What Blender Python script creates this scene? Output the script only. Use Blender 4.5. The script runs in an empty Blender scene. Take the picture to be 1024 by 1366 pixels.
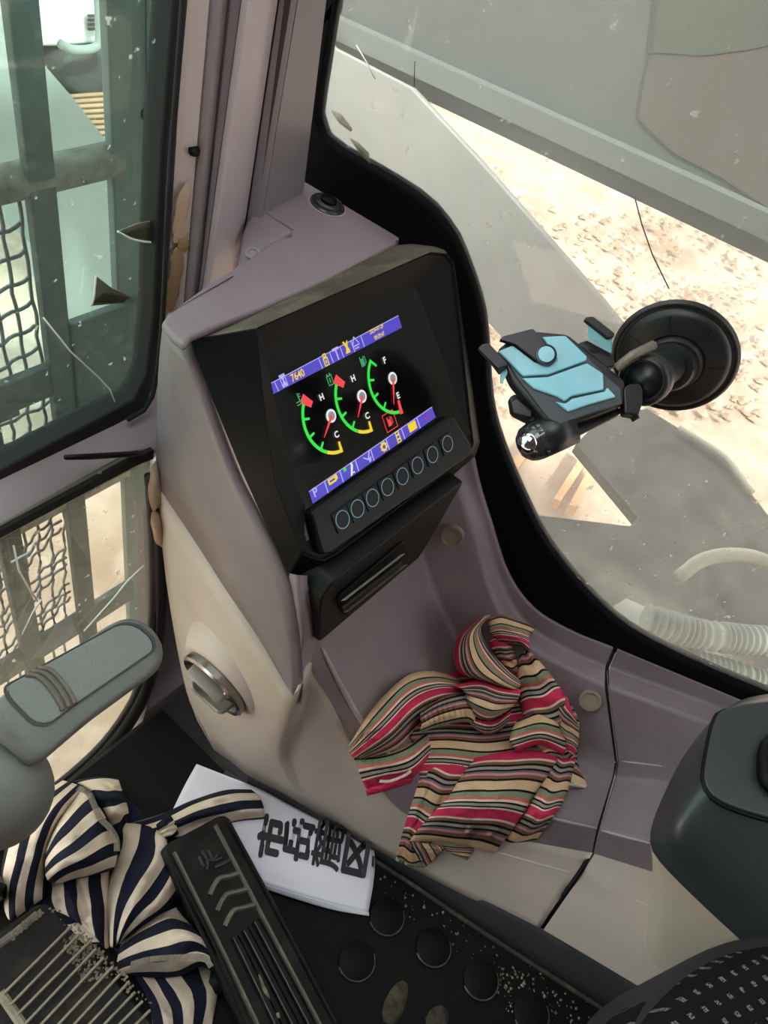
import bpy, bmesh, math, random
import numpy as np
from mathutils.bvhtree import BVHTree
from mathutils import Vector, Matrix

random.seed(7)
C = bpy.context.scene.collection
SC = bpy.context.scene
# ------------------------------------------------------------------ camera
# cab frame: X = cab right, Y = cab forward, Z = up, metres; the camera hangs 0.95 m above the cab floor
FPX, CX, CY = 1036.0, 512.0, 683.0
CAM = np.array([0.0, 0.0, 0.95])
_R = np.array([1545 - CX, -101 - CY, FPX]); _N = np.array([205 - CX, 1655 - CY, FPX])
_N /= np.linalg.norm(_N); _R = _R - _N * (_R @ _N); _R /= np.linalg.norm(_R)
_F = np.cross(_N, _R)
if _F[0] > 0: _F = -_F
M = np.array([_R, _F, -_N])
cam = bpy.data.cameras.new('camera'); cam_o = bpy.data.objects.new('camera', cam); C.objects.link(cam_o)
cam.sensor_fit = 'VERTICAL'; cam.sensor_height = 36.0; cam.lens = FPX * 36.0 / 1366.0
cam.clip_start = 0.02; cam.clip_end = 200
cx_, cy_, cz_ = M[:, 0], -M[:, 1], -M[:, 2]
cam_o.matrix_world = Matrix(((cx_[0], cy_[0], cz_[0], CAM[0]), (cx_[1], cy_[1], cz_[1], CAM[1]), (cx_[2], cy_[2], cz_[2], CAM[2]), (0, 0, 0, 1)))
SC.camera = cam_o
# ------------------------------------------------------------------ light
SC.view_settings.view_transform = 'Standard'; SC.view_settings.look = 'None'
SC.view_settings.gamma = 1.0; SC.view_settings.use_curve_mapping = False
SC.view_settings.exposure = 0.3
world = bpy.data.worlds.new('sky'); SC.world = world; world.use_nodes = True
wn = world.node_tree.nodes; bg = wn['Background']
bg.inputs[0].default_value = (0.96, 0.967, 1.0, 1); bg.inputs[1].default_value = 4.2
sun = bpy.data.lights.new('sun', 'SUN'); sun.energy = 10.0; sun.angle = math.radians(3); sun.color = (1, 0.95, 0.86)
sun_o = bpy.data.objects.new('sun', sun); C.objects.link(sun_o)
sun_o.rotation_euler = Vector((-0.25, -0.62, 0.75)).to_track_quat('Z', 'Y').to_euler()

# ------------------------------------------------------------------ geometry helpers
def ray(x, y):
    d = M @ np.array([x - CX, y - CY, FPX]); return d / np.linalg.norm(d)
NC = np.array([.962, .273, 0.0])         # outward normal of the right side of the cab
NC /= np.linalg.norm(NC)
AX = {'x': np.array([1., 0, 0]), 'y': np.array([0, 1., 0]), 'z': np.array([0, 0, 1.]), 'c': NC}
def P(x, y, k, v):
    """point of the plane k = v (x, y, z, or the side plane c) that is sighted at x, y"""
    d = ray(x, y); n = AX[k]
    return CAM + d * ((v - CAM @ n) / (d @ n))
def PP(x, y, p0, n):
    d = ray(x, y); return CAM + d * (((np.asarray(p0) - CAM) @ n) / (d @ n))
def V3(a): return np.array(a, float)
def unit(a): a = np.asarray(a, float); return a / np.linalg.norm(a)

ROOT = {}
def obj(name, verts, faces, mat, parent=None, smooth=False, bevel=0, seg=2, solid=0, solid_off=-1, sub=0, angle=30, uv=None):
    org = ROOT.get(parent.name, np.zeros(3)) if parent else np.zeros(3)
    me = bpy.data.meshes.new(name)
    me.from_pydata([tuple(np.asarray(v) - org) for v in verts], [], [tuple(f) for f in faces])
    me.update()
    if uv is not None:
        l = me.uv_layers.new(name='UVMap')
        for lp in me.loops: l.data[lp.index].uv = uv[lp.vertex_index]
    if mat is not None:
        for m in (mat if isinstance(mat, (list, tuple)) else [mat]): me.materials.append(m)
    o = bpy.data.objects.new(name, me); C.objects.link(o)
    if parent: o.parent = parent; ROOT[o.name] = org
    if smooth:
        for p in me.polygons: p.use_smooth = True
    if solid:
        m = o.modifiers.new('solid', 'SOLIDIFY'); m.thickness = solid; m.offset = solid_off
    if bevel:
        m = o.modifiers.new('bevel', 'BEVEL'); m.width = bevel; m.segments = seg; m.limit_method = 'ANGLE'; m.angle_limit = math.radians(angle)
        m.harden_normals = False
        for p in me.polygons: p.use_smooth = True
        if not smooth or True:
            w = o.modifiers.new('wn', 'WEIGHTED_NORMAL'); w.keep_sharp = False
    if sub:
        m = o.modifiers.new('sub', 'SUBSURF'); m.levels = sub; m.render_levels = sub
        for p in me.polygons: p.use_smooth = True
    return o
def thing(name, label, cat, loc, group=None):
    o = bpy.data.objects.new(name, None); C.objects.link(o); o.location = tuple(loc)
    o.empty_display_size = 0.03
    ROOT[o.name] = np.array(loc, float)
    o['label'] = label; o['category'] = cat
    if group: o['group'] = group
    return o
def tag(o, label, cat, group=None):
    o['label'] = label; o['category'] = cat
    if group: o['group'] = group
    return o
def struct(o): o['kind'] = 'structure'; return o

def cr(pts, n):
    """Catmull-Rom resample of a polyline to n points, by chord length"""
    pts = [np.asarray(p, float) for p in pts]
    if len(pts) == 2: return [pts[0] + (pts[1] - pts[0]) * i / (n - 1) for i in range(n)]
    L = [0.0]
    for a, b in zip(pts, pts[1:]): L.append(L[-1] + max(np.linalg.norm(b - a), 1e-6))
    out = []
    ext = [2 * pts[0] - pts[1]] + pts + [2 * pts[-1] - pts[-2]]
    for i in range(n):
        t = L[-1] * i / (n - 1); k = 0
        while k < len(pts) - 2 and t > L[k + 1]: k += 1
        u = (t - L[k]) / (L[k + 1] - L[k])
        p0, p1, p2, p3 = ext[k:k + 4]
        out.append(.5 * (2 * p1 + (p2 - p0) * u + (2 * p0 - 5 * p1 + 4 * p2 - p3) * u * u + (3 * p1 - p0 - 3 * p2 + p3) * u ** 3))
    return out
def lerp_line(pts, n):
    pts = [np.asarray(p, float) for p in pts]; out = []
    m = len(pts) - 1
    for i in range(n):
        t = m * i / (n - 1); k = min(int(t), m - 1); u = t - k
        out.append(pts[k] * (1 - u) + pts[k + 1] * u)
    return out
def grid_faces(nr, nc, base=0, flip=False):
    f = []
    for r in range(nr - 1):
        for c in range(nc - 1):
            a = base + r * nc + c; q = (a, a + 1, a + nc + 1, a + nc)
            f.append(q[::-1] if flip else q)
    return f
def loft(rows, nc, nr=None):
    """rows of points -> smooth grid; nr None keeps the rows as they are (creased)"""
    R_ = [cr(r, nc) for r in rows]
    if nr:
        cols = [cr([r[c] for r in R_], nr) for c in range(nc)]
        R_ = [[cols[c][r] for c in range(nc)] for r in range(nr)]
    v = [p for r in R_ for p in r]
    return v, grid_faces(len(R_), nc), len(R_)
def orient(verts, faces, out):
    """flip faces so that the first one looks along out"""
    a, b, c = (np.asarray(verts[i]) for i in faces[0][:3])
    if np.cross(b - a, c - a) @ np.asarray(out) < 0: faces = [tuple(f[::-1]) for f in faces]
    return faces
def slab_geo(poly, n, t):
    """closed polygon (world points) extruded by t against n"""
    n = unit(n); k = len(poly)
    nn = sum((np.cross(np.asarray(poly[i]) - poly[0], np.asarray(poly[(i + 1) % k]) - poly[0]) for i in range(k)), np.zeros(3))
    poly = list(poly) if nn @ n > 0 else list(poly)[::-1]
    v = [np.asarray(p) for p in poly] + [np.asarray(p) - n * t for p in poly]
    f = [tuple(range(k)), tuple(range(2 * k - 1, k - 1, -1))]
    for i in range(k):
        j = (i + 1) % k; f.append((i, k + i, k + j, j))
    return v, f
def slab(name, poly, n, t, mat, parent=None, **kw):
    v, f = slab_geo(poly, n, t); return obj(name, v, f, mat, parent, **kw)
def frame_geo(outer, inner, n, t):
    """ring between two polylines with the same count, extruded by t against n"""
    n = unit(n); k = len(outer); v = [np.asarray(p) for p in outer] + [np.asarray(p) for p in inner]
    v += [p - n * t for p in v]; f = []
    for i in range(k):
        j = (i + 1) % k
        f += [(i, j, k + j, k + i), (2 * k + i, 3 * k + i, 3 * k + j, 2 * k + j), (i, 2 * k + i, 2 * k + j, j), (k + i, k + j, 3 * k + j, 3 * k + i)]
    return v, f
def tube_geo(pts, r, ns=8, cap=True):
    pts = [np.asarray(p, float) for p in pts]; v = []; f = []
    up = V3([0.13, 0.21, 0.97]); n = len(pts)
    rr = r if isinstance(r, (list, tuple)) else [r] * n
    for i, p in enumerate(pts):
        t = unit(pts[min(i + 1, n - 1)] - pts[max(i - 1, 0)])
        a = np.cross(t, up)
        if np.linalg.norm(a) < 1e-3: a = np.cross(t, V3([1, 0, 0]))
        a = unit(a); b = np.cross(t, a)
        for k in range(ns):
            th = 2 * math.pi * k / ns; v.append(p + (a * math.cos(th) + b * math.sin(th)) * rr[i])
    for i in range(n - 1):
        for k in range(ns):
            q = (k + 1) % ns; f.append((i * ns + k, i * ns + q, (i + 1) * ns + q, (i + 1) * ns + k))
    if cap: f += [tuple(range(ns))[::-1], tuple((n - 1) * ns + k for k in range(ns))]
    return v, f
def tube(name, pts, r, mat, parent=None, ns=8, **kw):
    v, f = tube_geo(pts, r, ns); return obj(name, v, f, mat, parent, smooth=True, **kw)
def basis(n, hint=(0, 0, 1)):
    n = unit(n); a = np.cross(V3(hint), n)
    if np.linalg.norm(a) < 1e-3: a = np.cross(V3([1, 0, 0]), n)
    a = unit(a); return a, np.cross(n, a), n
def lathe_geo(c, n, prof, ns=32, hint=(0, 0, 1)):
    """prof: (radius, height along n); closed at both ends"""
    a, b, n = basis(n, hint); v = []; f = []
    for r, h in prof:
        for k in range(ns):
            th = 2 * math.pi * k / ns; v.append(np.asarray(c) + n * h + (a * math.cos(th) + b * math.sin(th)) * max(r, 1e-5))
    for i in range(len(prof) - 1):
        for k in range(ns):
            q = (k + 1) % ns; f.append((i * ns + k, i * ns + q, (i + 1) * ns + q, (i + 1) * ns + k))
    f += [tuple(range(ns))[::-1], tuple((len(prof) - 1) * ns + k for k in range(ns))]
    return v, f
def lathe(name, c, n, prof, mat, parent=None, ns=32, smooth=True, bevel=0, **kw):
    v, f = lathe_geo(c, n, prof, ns); o = obj(name, v, f, mat, parent, smooth=smooth, bevel=bevel, **kw)
    if smooth and not bevel:
        m = o.modifiers.new('es', 'EDGE_SPLIT'); m.split_angle = math.radians(40)
    return o
def box_geo(x0, x1, y0, y1, z0, z1):
    v = [V3((x, y, z)) for z in (z0, z1) for y in (y0, y1) for x in (x0, x1)]
    return v, [(0, 2, 3, 1), (4, 5, 7, 6), (0, 1, 5, 4), (2, 6, 7, 3), (0, 4, 6, 2), (1, 3, 7, 5)]
def join(*geos):
    v, f = [], []
    for a, b in geos:
        k = len(v); v += list(a); f += [tuple(i + k for i in q) for q in b]
    return v, f
def rounded(poly, r, n=4):
    """round the corners of a planar polygon of world points"""
    out = []; k = len(poly); poly = [np.asarray(p, float) for p in poly]
    rr = r if isinstance(r, (list, tuple)) else [r] * k
    for i in range(k):
        p, a, b = poly[i], poly[i - 1], poly[(i + 1) % k]
        da, db = np.linalg.norm(a - p), np.linalg.norm(b - p)
        q = min(rr[i], .45 * da, .45 * db)
        if q < 1e-5: out.append(p); continue
        s, e = p + (a - p) / da * q, p + (b - p) / db * q
        for j in range(n + 1):
            u = j / n; out.append(s * (1 - u) ** 2 + p * 2 * u * (1 - u) + e * u * u)
    return out
_font = None
def text(name, s, o, ex, ey, size, mat, parent, bold=0.0, sx=1.0):
    cu = bpy.data.curves.new(name, 'FONT'); cu.body = s; cu.size = size; cu.offset = bold
    cu.align_x = 'CENTER'; cu.align_y = 'CENTER'; cu.materials.append(mat)
    t = bpy.data.objects.new('tmp', cu); C.objects.link(t); bpy.context.view_layer.update()
    me = bpy.data.meshes.new_from_object(t.evaluated_get(bpy.context.evaluated_depsgraph_get()))
    pts = [np.asarray(o) + np.asarray(ex) * sx * v.co[0] + np.asarray(ey) * v.co[1] for v in me.vertices]; fs = [tuple(p.vertices) for p in me.polygons]
    bpy.data.objects.remove(t); bpy.data.meshes.remove(me)
    return obj(name, pts, fs, mat, parent)

# ------------------------------------------------------------------ materials
def lin(c):
    if isinstance(c, str): c = [int(c[i:i + 2], 16) / 255 for i in (0, 2, 4)]
    return tuple(x / 12.92 if x <= .04045 else ((x + .055) / 1.055) ** 2.4 for x in c) + (1,)
def mat(name, col, rough=.5, metal=0, bump=0, bscale=200, col2=None, nscale=8, spec=.5, dirt=None, dscale=5, damt=.5, coat=0):
    m = bpy.data.materials.new(name); m.use_nodes = True; nt = m.node_tree; n = nt.nodes; b = n['Principled BSDF']
    b.inputs['Base Color'].default_value = lin(col); b.inputs['Roughness'].default_value = rough
    b.inputs['Metallic'].default_value = metal; b.inputs['Specular IOR Level'].default_value = spec
    if coat: b.inputs['Coat Weight'].default_value = coat; b.inputs['Coat Roughness'].default_value = .15
    tc = n.new('ShaderNodeTexCoord'); src = None
    def noise(scale, det=4, rough_=.6):
        t = n.new('ShaderNodeTexNoise'); t.inputs['Scale'].default_value = scale; t.inputs['Detail'].default_value = det
        t.inputs['Roughness'].default_value = rough_; nt.links.new(tc.outputs['Object'], t.inputs['Vector']); return t
    if col2:
        t = noise(nscale); r = n.new('ShaderNodeValToRGB'); r.color_ramp.elements[0].position = .35; r.color_ramp.elements[1].position = .65
        r.color_ramp.elements[0].color = lin(col); r.color_ramp.elements[1].color = lin(col2)
        nt.links.new(t.outputs['Fac'], r.inputs['Fac']); src = r.outputs['Color']
    if dirt:
        t = noise(dscale, 8, .7); r = n.new('ShaderNodeValToRGB'); r.color_ramp.elements[0].position = .5; r.color_ramp.elements[1].position = .72
        r.color_ramp.elements[0].color = (0, 0, 0, 1); r.color_ramp.elements[1].color = (damt,) * 3 + (1,)
        nt.links.new(t.outputs['Fac'], r.inputs['Fac'])
        mx = n.new('ShaderNodeMix'); mx.data_type = 'RGBA'; nt.links.new(r.outputs['Color'], mx.inputs[0])
        if src: nt.links.new(src, mx.inputs[6])
        else: mx.inputs[6].default_value = lin(col)
        mx.inputs[7].default_value = lin(dirt); src = mx.outputs[2]
    if src: nt.links.new(src, b.inputs['Base Color'])
    if bump:
        t = noise(bscale, 3); bp = n.new('ShaderNodeBump'); bp.inputs['Strength'].default_value = bump; bp.inputs['Distance'].default_value = .002
        nt.links.new(t.outputs['Fac'], bp.inputs['Height']); nt.links.new(bp.outputs['Normal'], b.inputs['Normal'])
    return m
def emis(name, col, s=1.0):
    m = bpy.data.materials.new(name); m.use_nodes = True; n = m.node_tree.nodes; b = n['Principled BSDF']
    b.inputs['Base Color'].default_value = (.01, .01, .01, 1); b.inputs['Emission Color'].default_value = lin(col); b.inputs['Emission Strength'].default_value = s * .8
    return m
def glass(name, tint, dust, dustcol, scale=6, streak=True, lo=.0):
    """window glass with a film of dust: clear + mirror + a scattering layer whose cover varies"""
    m = bpy.data.materials.new(name); m.use_nodes = True; nt = m.node_tree; n = nt.nodes
    n.remove(n['Principled BSDF']); out = n['Material Output']
    tr = n.new('ShaderNodeBsdfTransparent'); tr.inputs[0].default_value = lin(tint)
    gl = n.new('ShaderNodeBsdfGlossy'); gl.inputs['Roughness'].default_value = .02
    lw = n.new('ShaderNodeLayerWeight'); pw_ = n.new('ShaderNodeMath'); pw_.operation = 'POWER'; pw_.inputs[1].default_value = 5; nt.links.new(lw.outputs['Facing'], pw_.inputs[0])
    fr = n.new('ShaderNodeMath'); fr.operation = 'MULTIPLY_ADD'; fr.inputs[1].default_value = .9; fr.inputs[2].default_value = .03; nt.links.new(pw_.outputs[0], fr.inputs[0])
    mx = n.new('ShaderNodeMixShader'); nt.links.new(fr.outputs[0], mx.inputs[0]); nt.links.new(tr.outputs[0], mx.inputs[1]); nt.links.new(gl.outputs[0], mx.inputs[2])
    df = n.new('ShaderNodeBsdfDiffuse'); df.inputs[0].default_value = lin(dustcol)
    tl = n.new('ShaderNodeBsdfTranslucent'); tl.inputs[0].default_value = lin(dustcol)
    md = n.new('ShaderNodeMixShader'); md.inputs[0].default_value = .5; nt.links.new(df.outputs[0], md.inputs[1]); nt.links.new(tl.outputs[0], md.inputs[2])
    tc = n.new('ShaderNodeTexCoord'); mp = n.new('ShaderNodeMapping'); nt.links.new(tc.outputs['Object'], mp.inputs[0])
    mp.inputs['Scale'].default_value = (1, 1, .35 if streak else 1)
    t = n.new('ShaderNodeTexNoise'); t.inputs['Scale'].default_value = scale; t.inputs['Detail'].default_value = 8; t.inputs['Roughness'].default_value = .65
    nt.links.new(mp.outputs[0], t.inputs['Vector'])
    t2 = n.new('ShaderNodeTexNoise'); t2.inputs['Scale'].default_value = scale * 16; t2.inputs['Detail'].default_value = 2; nt.links.new(tc.outputs['Object'], t2.inputs['Vector'])
    r2 = n.new('ShaderNodeMapRange'); r2.inputs[1].default_value = .70; r2.inputs[2].default_value = .76; r2.inputs[3].default_value = 0; r2.inputs[4].default_value = .6
    nt.links.new(t2.outputs['Fac'], r2.inputs[0])
    r = n.new('ShaderNodeMapRange'); r.inputs[1].default_value = .3; r.inputs[2].default_value = .7; r.inputs[3].default_value = dust * .55 + lo; r.inputs[4].default_value = dust * 1.45 + lo
    nt.links.new(t.outputs['Fac'], r.inputs[0])
    ad = n.new('ShaderNodeMath'); ad.operation = 'ADD'; ad.use_clamp = True; nt.links.new(r.outputs[0], ad.inputs[0]); nt.links.new(r2.outputs[0], ad.inputs[1])
    m2 = n.new('ShaderNodeMixShader'); nt.links.new(ad.outputs[0], m2.inputs[0]); nt.links.new(mx.outputs[0], m2.inputs[1]); nt.links.new(md.outputs[0], m2.inputs[2])
    nt.links.new(m2.outputs[0], out.inputs[0])
    return m
def stripes(name, stops, rough=.9, bump=.4):
    """woven stripes: UV.y counts repeats of the list of (width, colour)"""
    m = bpy.data.materials.new(name); m.use_nodes = True; nt = m.node_tree; n = nt.nodes; b = n['Principled BSDF']
    uv = n.new('ShaderNodeUVMap'); sp = n.new('ShaderNodeSeparateXYZ'); nt.links.new(uv.outputs[0], sp.inputs[0])
    fr = n.new('ShaderNodeMath'); fr.operation = 'FRACT'; nt.links.new(sp.outputs[1], fr.inputs[0])
    r = n.new('ShaderNodeValToRGB'); r.color_ramp.interpolation = 'CONSTANT'; tot = sum(w for w, _ in stops); acc = 0
    e = r.color_ramp.elements
    for i, (w, c) in enumerate(stops):
        if i < 2: e[i].position = acc / tot; el = e[i]
        else: el = e.new(acc / tot)
        el.color = lin(c); acc += w
    nt.links.new(fr.outputs[0], r.inputs[0])
    tc = n.new('ShaderNodeTexCoord'); t = n.new('ShaderNodeTexNoise'); t.inputs['Scale'].default_value = 60; t.inputs['Detail'].default_value = 4
    nt.links.new(tc.outputs['Object'], t.inputs['Vector'])
    mr = n.new('ShaderNodeMapRange'); mr.inputs[3].default_value = .75; mr.inputs[4].default_value = 1.15; nt.links.new(t.outputs['Fac'], mr.inputs[0])
    mx = n.new('ShaderNodeMix'); mx.data_type = 'RGBA'; mx.blend_type = 'MULTIPLY'; mx.inputs[0].default_value = 1
    nt.links.new(r.outputs[0], mx.inputs[6]); nt.links.new(mr.outputs[0], mx.inputs[7]); nt.links.new(mx.outputs[2], b.inputs['Base Color'])
    b.inputs['Roughness'].default_value = rough; b.inputs['Specular IOR Level'].default_value = .15
    t3 = n.new('ShaderNodeTexNoise'); t3.inputs['Scale'].default_value = 700; nt.links.new(tc.outputs['Object'], t3.inputs['Vector'])
    bp = n.new('ShaderNodeBump'); bp.inputs['Strength'].default_value = bump; bp.inputs['Distance'].default_value = .001
    nt.links.new(t3.outputs['Fac'], bp.inputs['Height']); nt.links.new(bp.outputs[0], b.inputs['Normal'])
    return m

MAUVE = mat('mauve_plastic', '82757a', .48, bump=.12, bscale=900, col2='786b70', nscale=5, dirt='a09590', dscale=9, damt=.25)
BEIGE = mat('beige_plastic', 'b8aba0', .5, bump=.1, bscale=900, dirt='8f8278', dscale=7, damt=.35)
BLACK = mat('black_gloss_plastic', '060708', .5, bump=.05, bscale=600, spec=.13)
BLACKM = mat('black_matte_plastic', '070708', .5, spec=.2)
BLACKD = mat('dusty_black_plastic', '48433b', .75, col2='625a4e', nscale=18, dirt='8a8070', dscale=25, damt=.5, spec=.1)
RUBBER = mat('seal_rubber', '0d0d0e', .75)
CLOTHSEAL = mat('black_window_border', '08080a', .9, spec=.1)
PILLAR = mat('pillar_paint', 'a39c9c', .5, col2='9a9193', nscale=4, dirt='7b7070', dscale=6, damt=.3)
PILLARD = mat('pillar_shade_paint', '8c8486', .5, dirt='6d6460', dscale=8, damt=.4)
FOAM = mat('aged_foam', 'c9b6a4', .9, bump=.6, bscale=60, col2='b09272', nscale=12, dirt='8a6a48', dscale=10, damt=.6)
STEELG = mat('guard_paint', '414a48', .6, dirt='8d9591', dscale=60, damt=.4, col2='4b5552', nscale=6)
PLATE = mat('pale_grey_paint', 'b9c0bf', .6, col2='a9b2b1', nscale=2, dirt='c9c8c0', dscale=3, damt=.4)
WHITEP = mat('white_machine_paint', 'e8e8e4', .4, dirt='9a9a94', dscale=8, damt=.3)
DARKM = mat('dark_machine_paint', '4a4a4a', .7, col2='35363a', nscale=3)
SCREENBK = mat('screen_glass', '050506', .12)
GRIP = mat('grey_grip_plastic', '72736e', .5, bump=.25, bscale=500, col2='696a65', nscale=6)
GRIPI = mat('grey_grip_inset', '7d7f7b', .5, bump=.5, bscale=700)
CHROME = mat('worn_chrome', '8e8a84', .25, metal=.9, bump=.1, bscale=40)
MATRUB = mat('floor_mat_rubber', '070707', .6, col2='050505', nscale=6, dirt='211e19', dscale=14, damt=.3, bump=.2, bscale=300, spec=.15)
MUD = mat('dried_mud', '5e574a', .95, bump=1, bscale=150, col2='948b76', nscale=60)

# ------------------------------------------------------------------ the cab shell and the ground outside
def sand():
    m = mat('sandy_ground', 'cbb8a6', .95, bump=0, col2='a8907c', nscale=1.6, dirt='dccfbe', dscale=7, damt=.9)
    nt = m.node_tree; n = nt.nodes; b = n['Principled BSDF']
    tc = n.new('ShaderNodeTexCoord'); t = n.new('ShaderNodeTexNoise'); t.inputs['Scale'].default_value = 22; t.inputs['Detail'].default_value = 10; t.inputs['Roughness'].default_value = .75
    nt.links.new(tc.outputs['Object'], t.inputs[0]); bp = n.new('ShaderNodeBump'); bp.inputs['Strength'].default_value = .6; bp.inputs['Distance'].default_value = .02
    nt.links.new(t.outputs['Fac'], bp.inputs['Height']); nt.links.new(bp.outputs[0], b.inputs['Normal'])
    return m
SAND = sand()
gv, gf, _ = loft([[V3((x, y, -1.15 + .04 * math.sin(x * 1.7 + y * 2.3))) for x in np.linspace(-14, 26, 41)] for y in np.linspace(-14, 26, 41)], 41)
struct(obj('ground', gv, gf, SAND, smooth=True))
v, f = box_geo(-.55, .62, -.75, .392, -.06, 0.0)
struct(obj('floor', v, f, mat('cab_floor_plate', '121110', .7, dirt='4a443a', dscale=9, damt=.5)))
v, f = join(box_geo(-1.0, .72, -1.1, -.02, 1.38, 1.42), box_geo(-1.0, -.34, -.02, .40, 1.38, 1.42), box_geo(.38, .72, -.02, .40, 1.38, 1.42), box_geo(-.34, .38, .33, .40, 1.38, 1.42))   # with an added roof opening, unseen, to let in top light
struct(obj('ceiling', v, f, mat('cab_ceiling', '5c5855', .8)))
v, f = box_geo(-1.0, .75, -1.12, -1.08, -.06, 1.38)
struct(obj('wall_back', v, f, mat('cab_back_wall', '4c4947', .8)))
v, f = box_geo(-1.02, -.98, -1.1, .45, -.06, 1.38)
struct(obj('wall_left', v, f, mat('cab_door_panel', '55514f', .8)))

# windscreen plane leans back a little
def gp(z): return .445 - .07 * (z - .5)
WN = unit([0, 1, .07]); W0 = V3([0, gp(.5), .5])
def G(x, y, off=0.0): return PP(x, y, W0 + WN * off, WN)     # off > 0 is outside
def up_to(a, b, z): return a + (a - b) * ((z - a[2]) / (a[2] - b[2]))
FRONTGLASS = glass('dusty_tinted_windscreen', 'c6d6d0', .02, 'ccd2d0', 7)
RIGHTGLASS = glass('dusty_side_glass', 'd8d8d5', .13, 'd2d2ce', 5)
win1 = bpy.data.objects.new('window_1', None); C.objects.link(win1); win1['kind'] = 'structure'
v, f = slab_geo([V3((-.98, gp(1.36), 1.36)), up_to(G(262, -120), G(232, 240), 1.36), G(262, -120), G(232, 240), G(214, 535), G(150, 575), V3((-.98, gp(.46), .46))], -WN, .004)
obj('pane', v, f, FRONTGLASS, win1)
so = [G(x, y, -.014) for x, y in [(-140, 735), (0, 650), (150, 573), (193, 548), (213, 500), (222, 420), (235, 200), (253, 0), (262, -120)]]
si = [G(x, y, -.014) for x, y in [(-140, 700), (0, 628), (145, 552), (180, 533), (196, 500), (205, 420), (216, 200), (233, 0), (241, -120)]]
k = len(so); vv = so + si; vv += [p + WN * .02 for p in vv]
ff = []
for i in range(k - 1): ff += [(i, i + 1, k + i + 1, k + i), (i, 2 * k + i, 2 * k + i + 1, i + 1), (k + i, k + i + 1, 3 * k + i + 1, 3 * k + i)]
obj('rubber_seal', vv, ff, RUBBER, win1, bevel=.003)
tube('seal_lip', cr([G(x, y, -.02) for x, y in [(252, -110), (240, 60), (226, 240), (217, 420), (209, 500), (203, 530), (195, 545), (170, 560)]], 24), .0022, RUBBER, win1, ns=6)
# cracks and torn tint film on the windscreen
CRACK = mat('crack_edge', 'eef2f0', .3)
tube('crack', [G(x, y, -.006) for x, y in [(58, 424), (95, 470), (130, 502), (147, 520), (153, 535), (160, 545), (166, 549)]], .0006, CRACK, win1, ns=5)
FILM = glass('torn_tint_film', 'b9c6c0', .45, 'c9d2cc', 12)
FILMD = mat('film_adhesive', '1c2116', .8, col2='3d3f2b', nscale=30)
for pts, pts2 in (([(157, 309), (185, 298), (208, 294), (210, 324), (180, 320)], [(160, 313), (185, 306), (209, 302), (209, 322), (185, 318)]),
                  ([(128, 368), (150, 385), (176, 396), (165, 404), (122, 408), (126, 392)], [(124, 404), (140, 392), (172, 397), (163, 404)])):
    slab('film_tear', [G(x, y, -.0055) for x, y in pts], -WN, .001, mat('film_residue', '767d6d', .7, col2='55583f', nscale=25), win1)
    slab('film_tear', [G(x, y, -.0070) for x, y in pts2], -WN, .001, FILMD, win1)
    tube('film_curl', cr([G(x, y, -.007) for x, y in (pts[0], pts[-1], pts[-2])], 10), .0008, CRACK, win1, ns=5)

# sill bar between the windscreen and the lower glass
prof = [(.447, .478), (.441, .480), (.418, .452), (.412, .440), (.418, .424), (.440, .418), (.452, .430)]
v = [V3((x, y, z)) for x in (-.5, .375) for y, z in prof]; n_ = len(prof)
f = [(i, (i + 1) % n_, n_ + (i + 1) % n_, n_ + i) for i in range(n_)] + [tuple(range(n_))[::-1], tuple(range(n_, 2 * n_))]
struct(obj('trim_1', v, f, PILLAR, bevel=.003))
t = tube('cable_tie', [P(87, 610, 'y', .408), P(120, 609, 'y', .407), P(170, 606, 'y', .408), P(210, 602, 'y', .415)], [.0022, .0026, .0026, .002], BLACKM, ns=6)
tag(t, 'thin black strap end lying across the grey windscreen sill', 'strap')

# lower front glass
win2 = bpy.data.objects.new('window_2', None); C.objects.link(win2); win2['kind'] = 'structure'
LG = .412
slab('pane', [P(x, y, 'y', LG) for x, y in [(-140, 780), (178, 605), (200, 600), (203, 860), (192, 925), (160, 985), (100, 1040), (0, 1112), (-140, 1200)]], (0, -1, 0), .004, glass('dusty_lower_glass', 'dfe2da', .05, 'cfc8b8', 8), win2)
sealp = [(207, 640), (212, 740), (211, 830), (203, 890), (185, 940), (150, 992), (100, 1040), (30, 1092), (-60, 1150)]
tube('rubber_seal', cr([P(x, y, 'y', LG - .006) for x, y in sealp], 40), .009, RUBBER, win2)
tube('seal_lip', cr([P(x - 9, y - 6, 'y', LG - .008) for x, y in sealp], 40), .004, mat('worn_rubber', '2e2d2b', .6), win2)
slab('gasket', [P(x, y, 'y', LG - .002) for x, y in [(-140, 790), (0, 708), (178, 613), (205, 600), (205, 612), (180, 622), (0, 718), (-140, 800)]], (0, -1, 0), .006, RUBBER, win2)
for pts in ([(30, 846), (45, 815), (55, 800)], [(18, 728), (25, 760), (42, 790), (50, 802)], [(112, 842), (150, 800), (170, 775), (192, 754)], [(15, 750), (40, 736)]):
    tube('crack', [P(x, y, 'y', LG - .005) for x, y in pts], .0009, CRACK, win2, ns=5)

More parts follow.
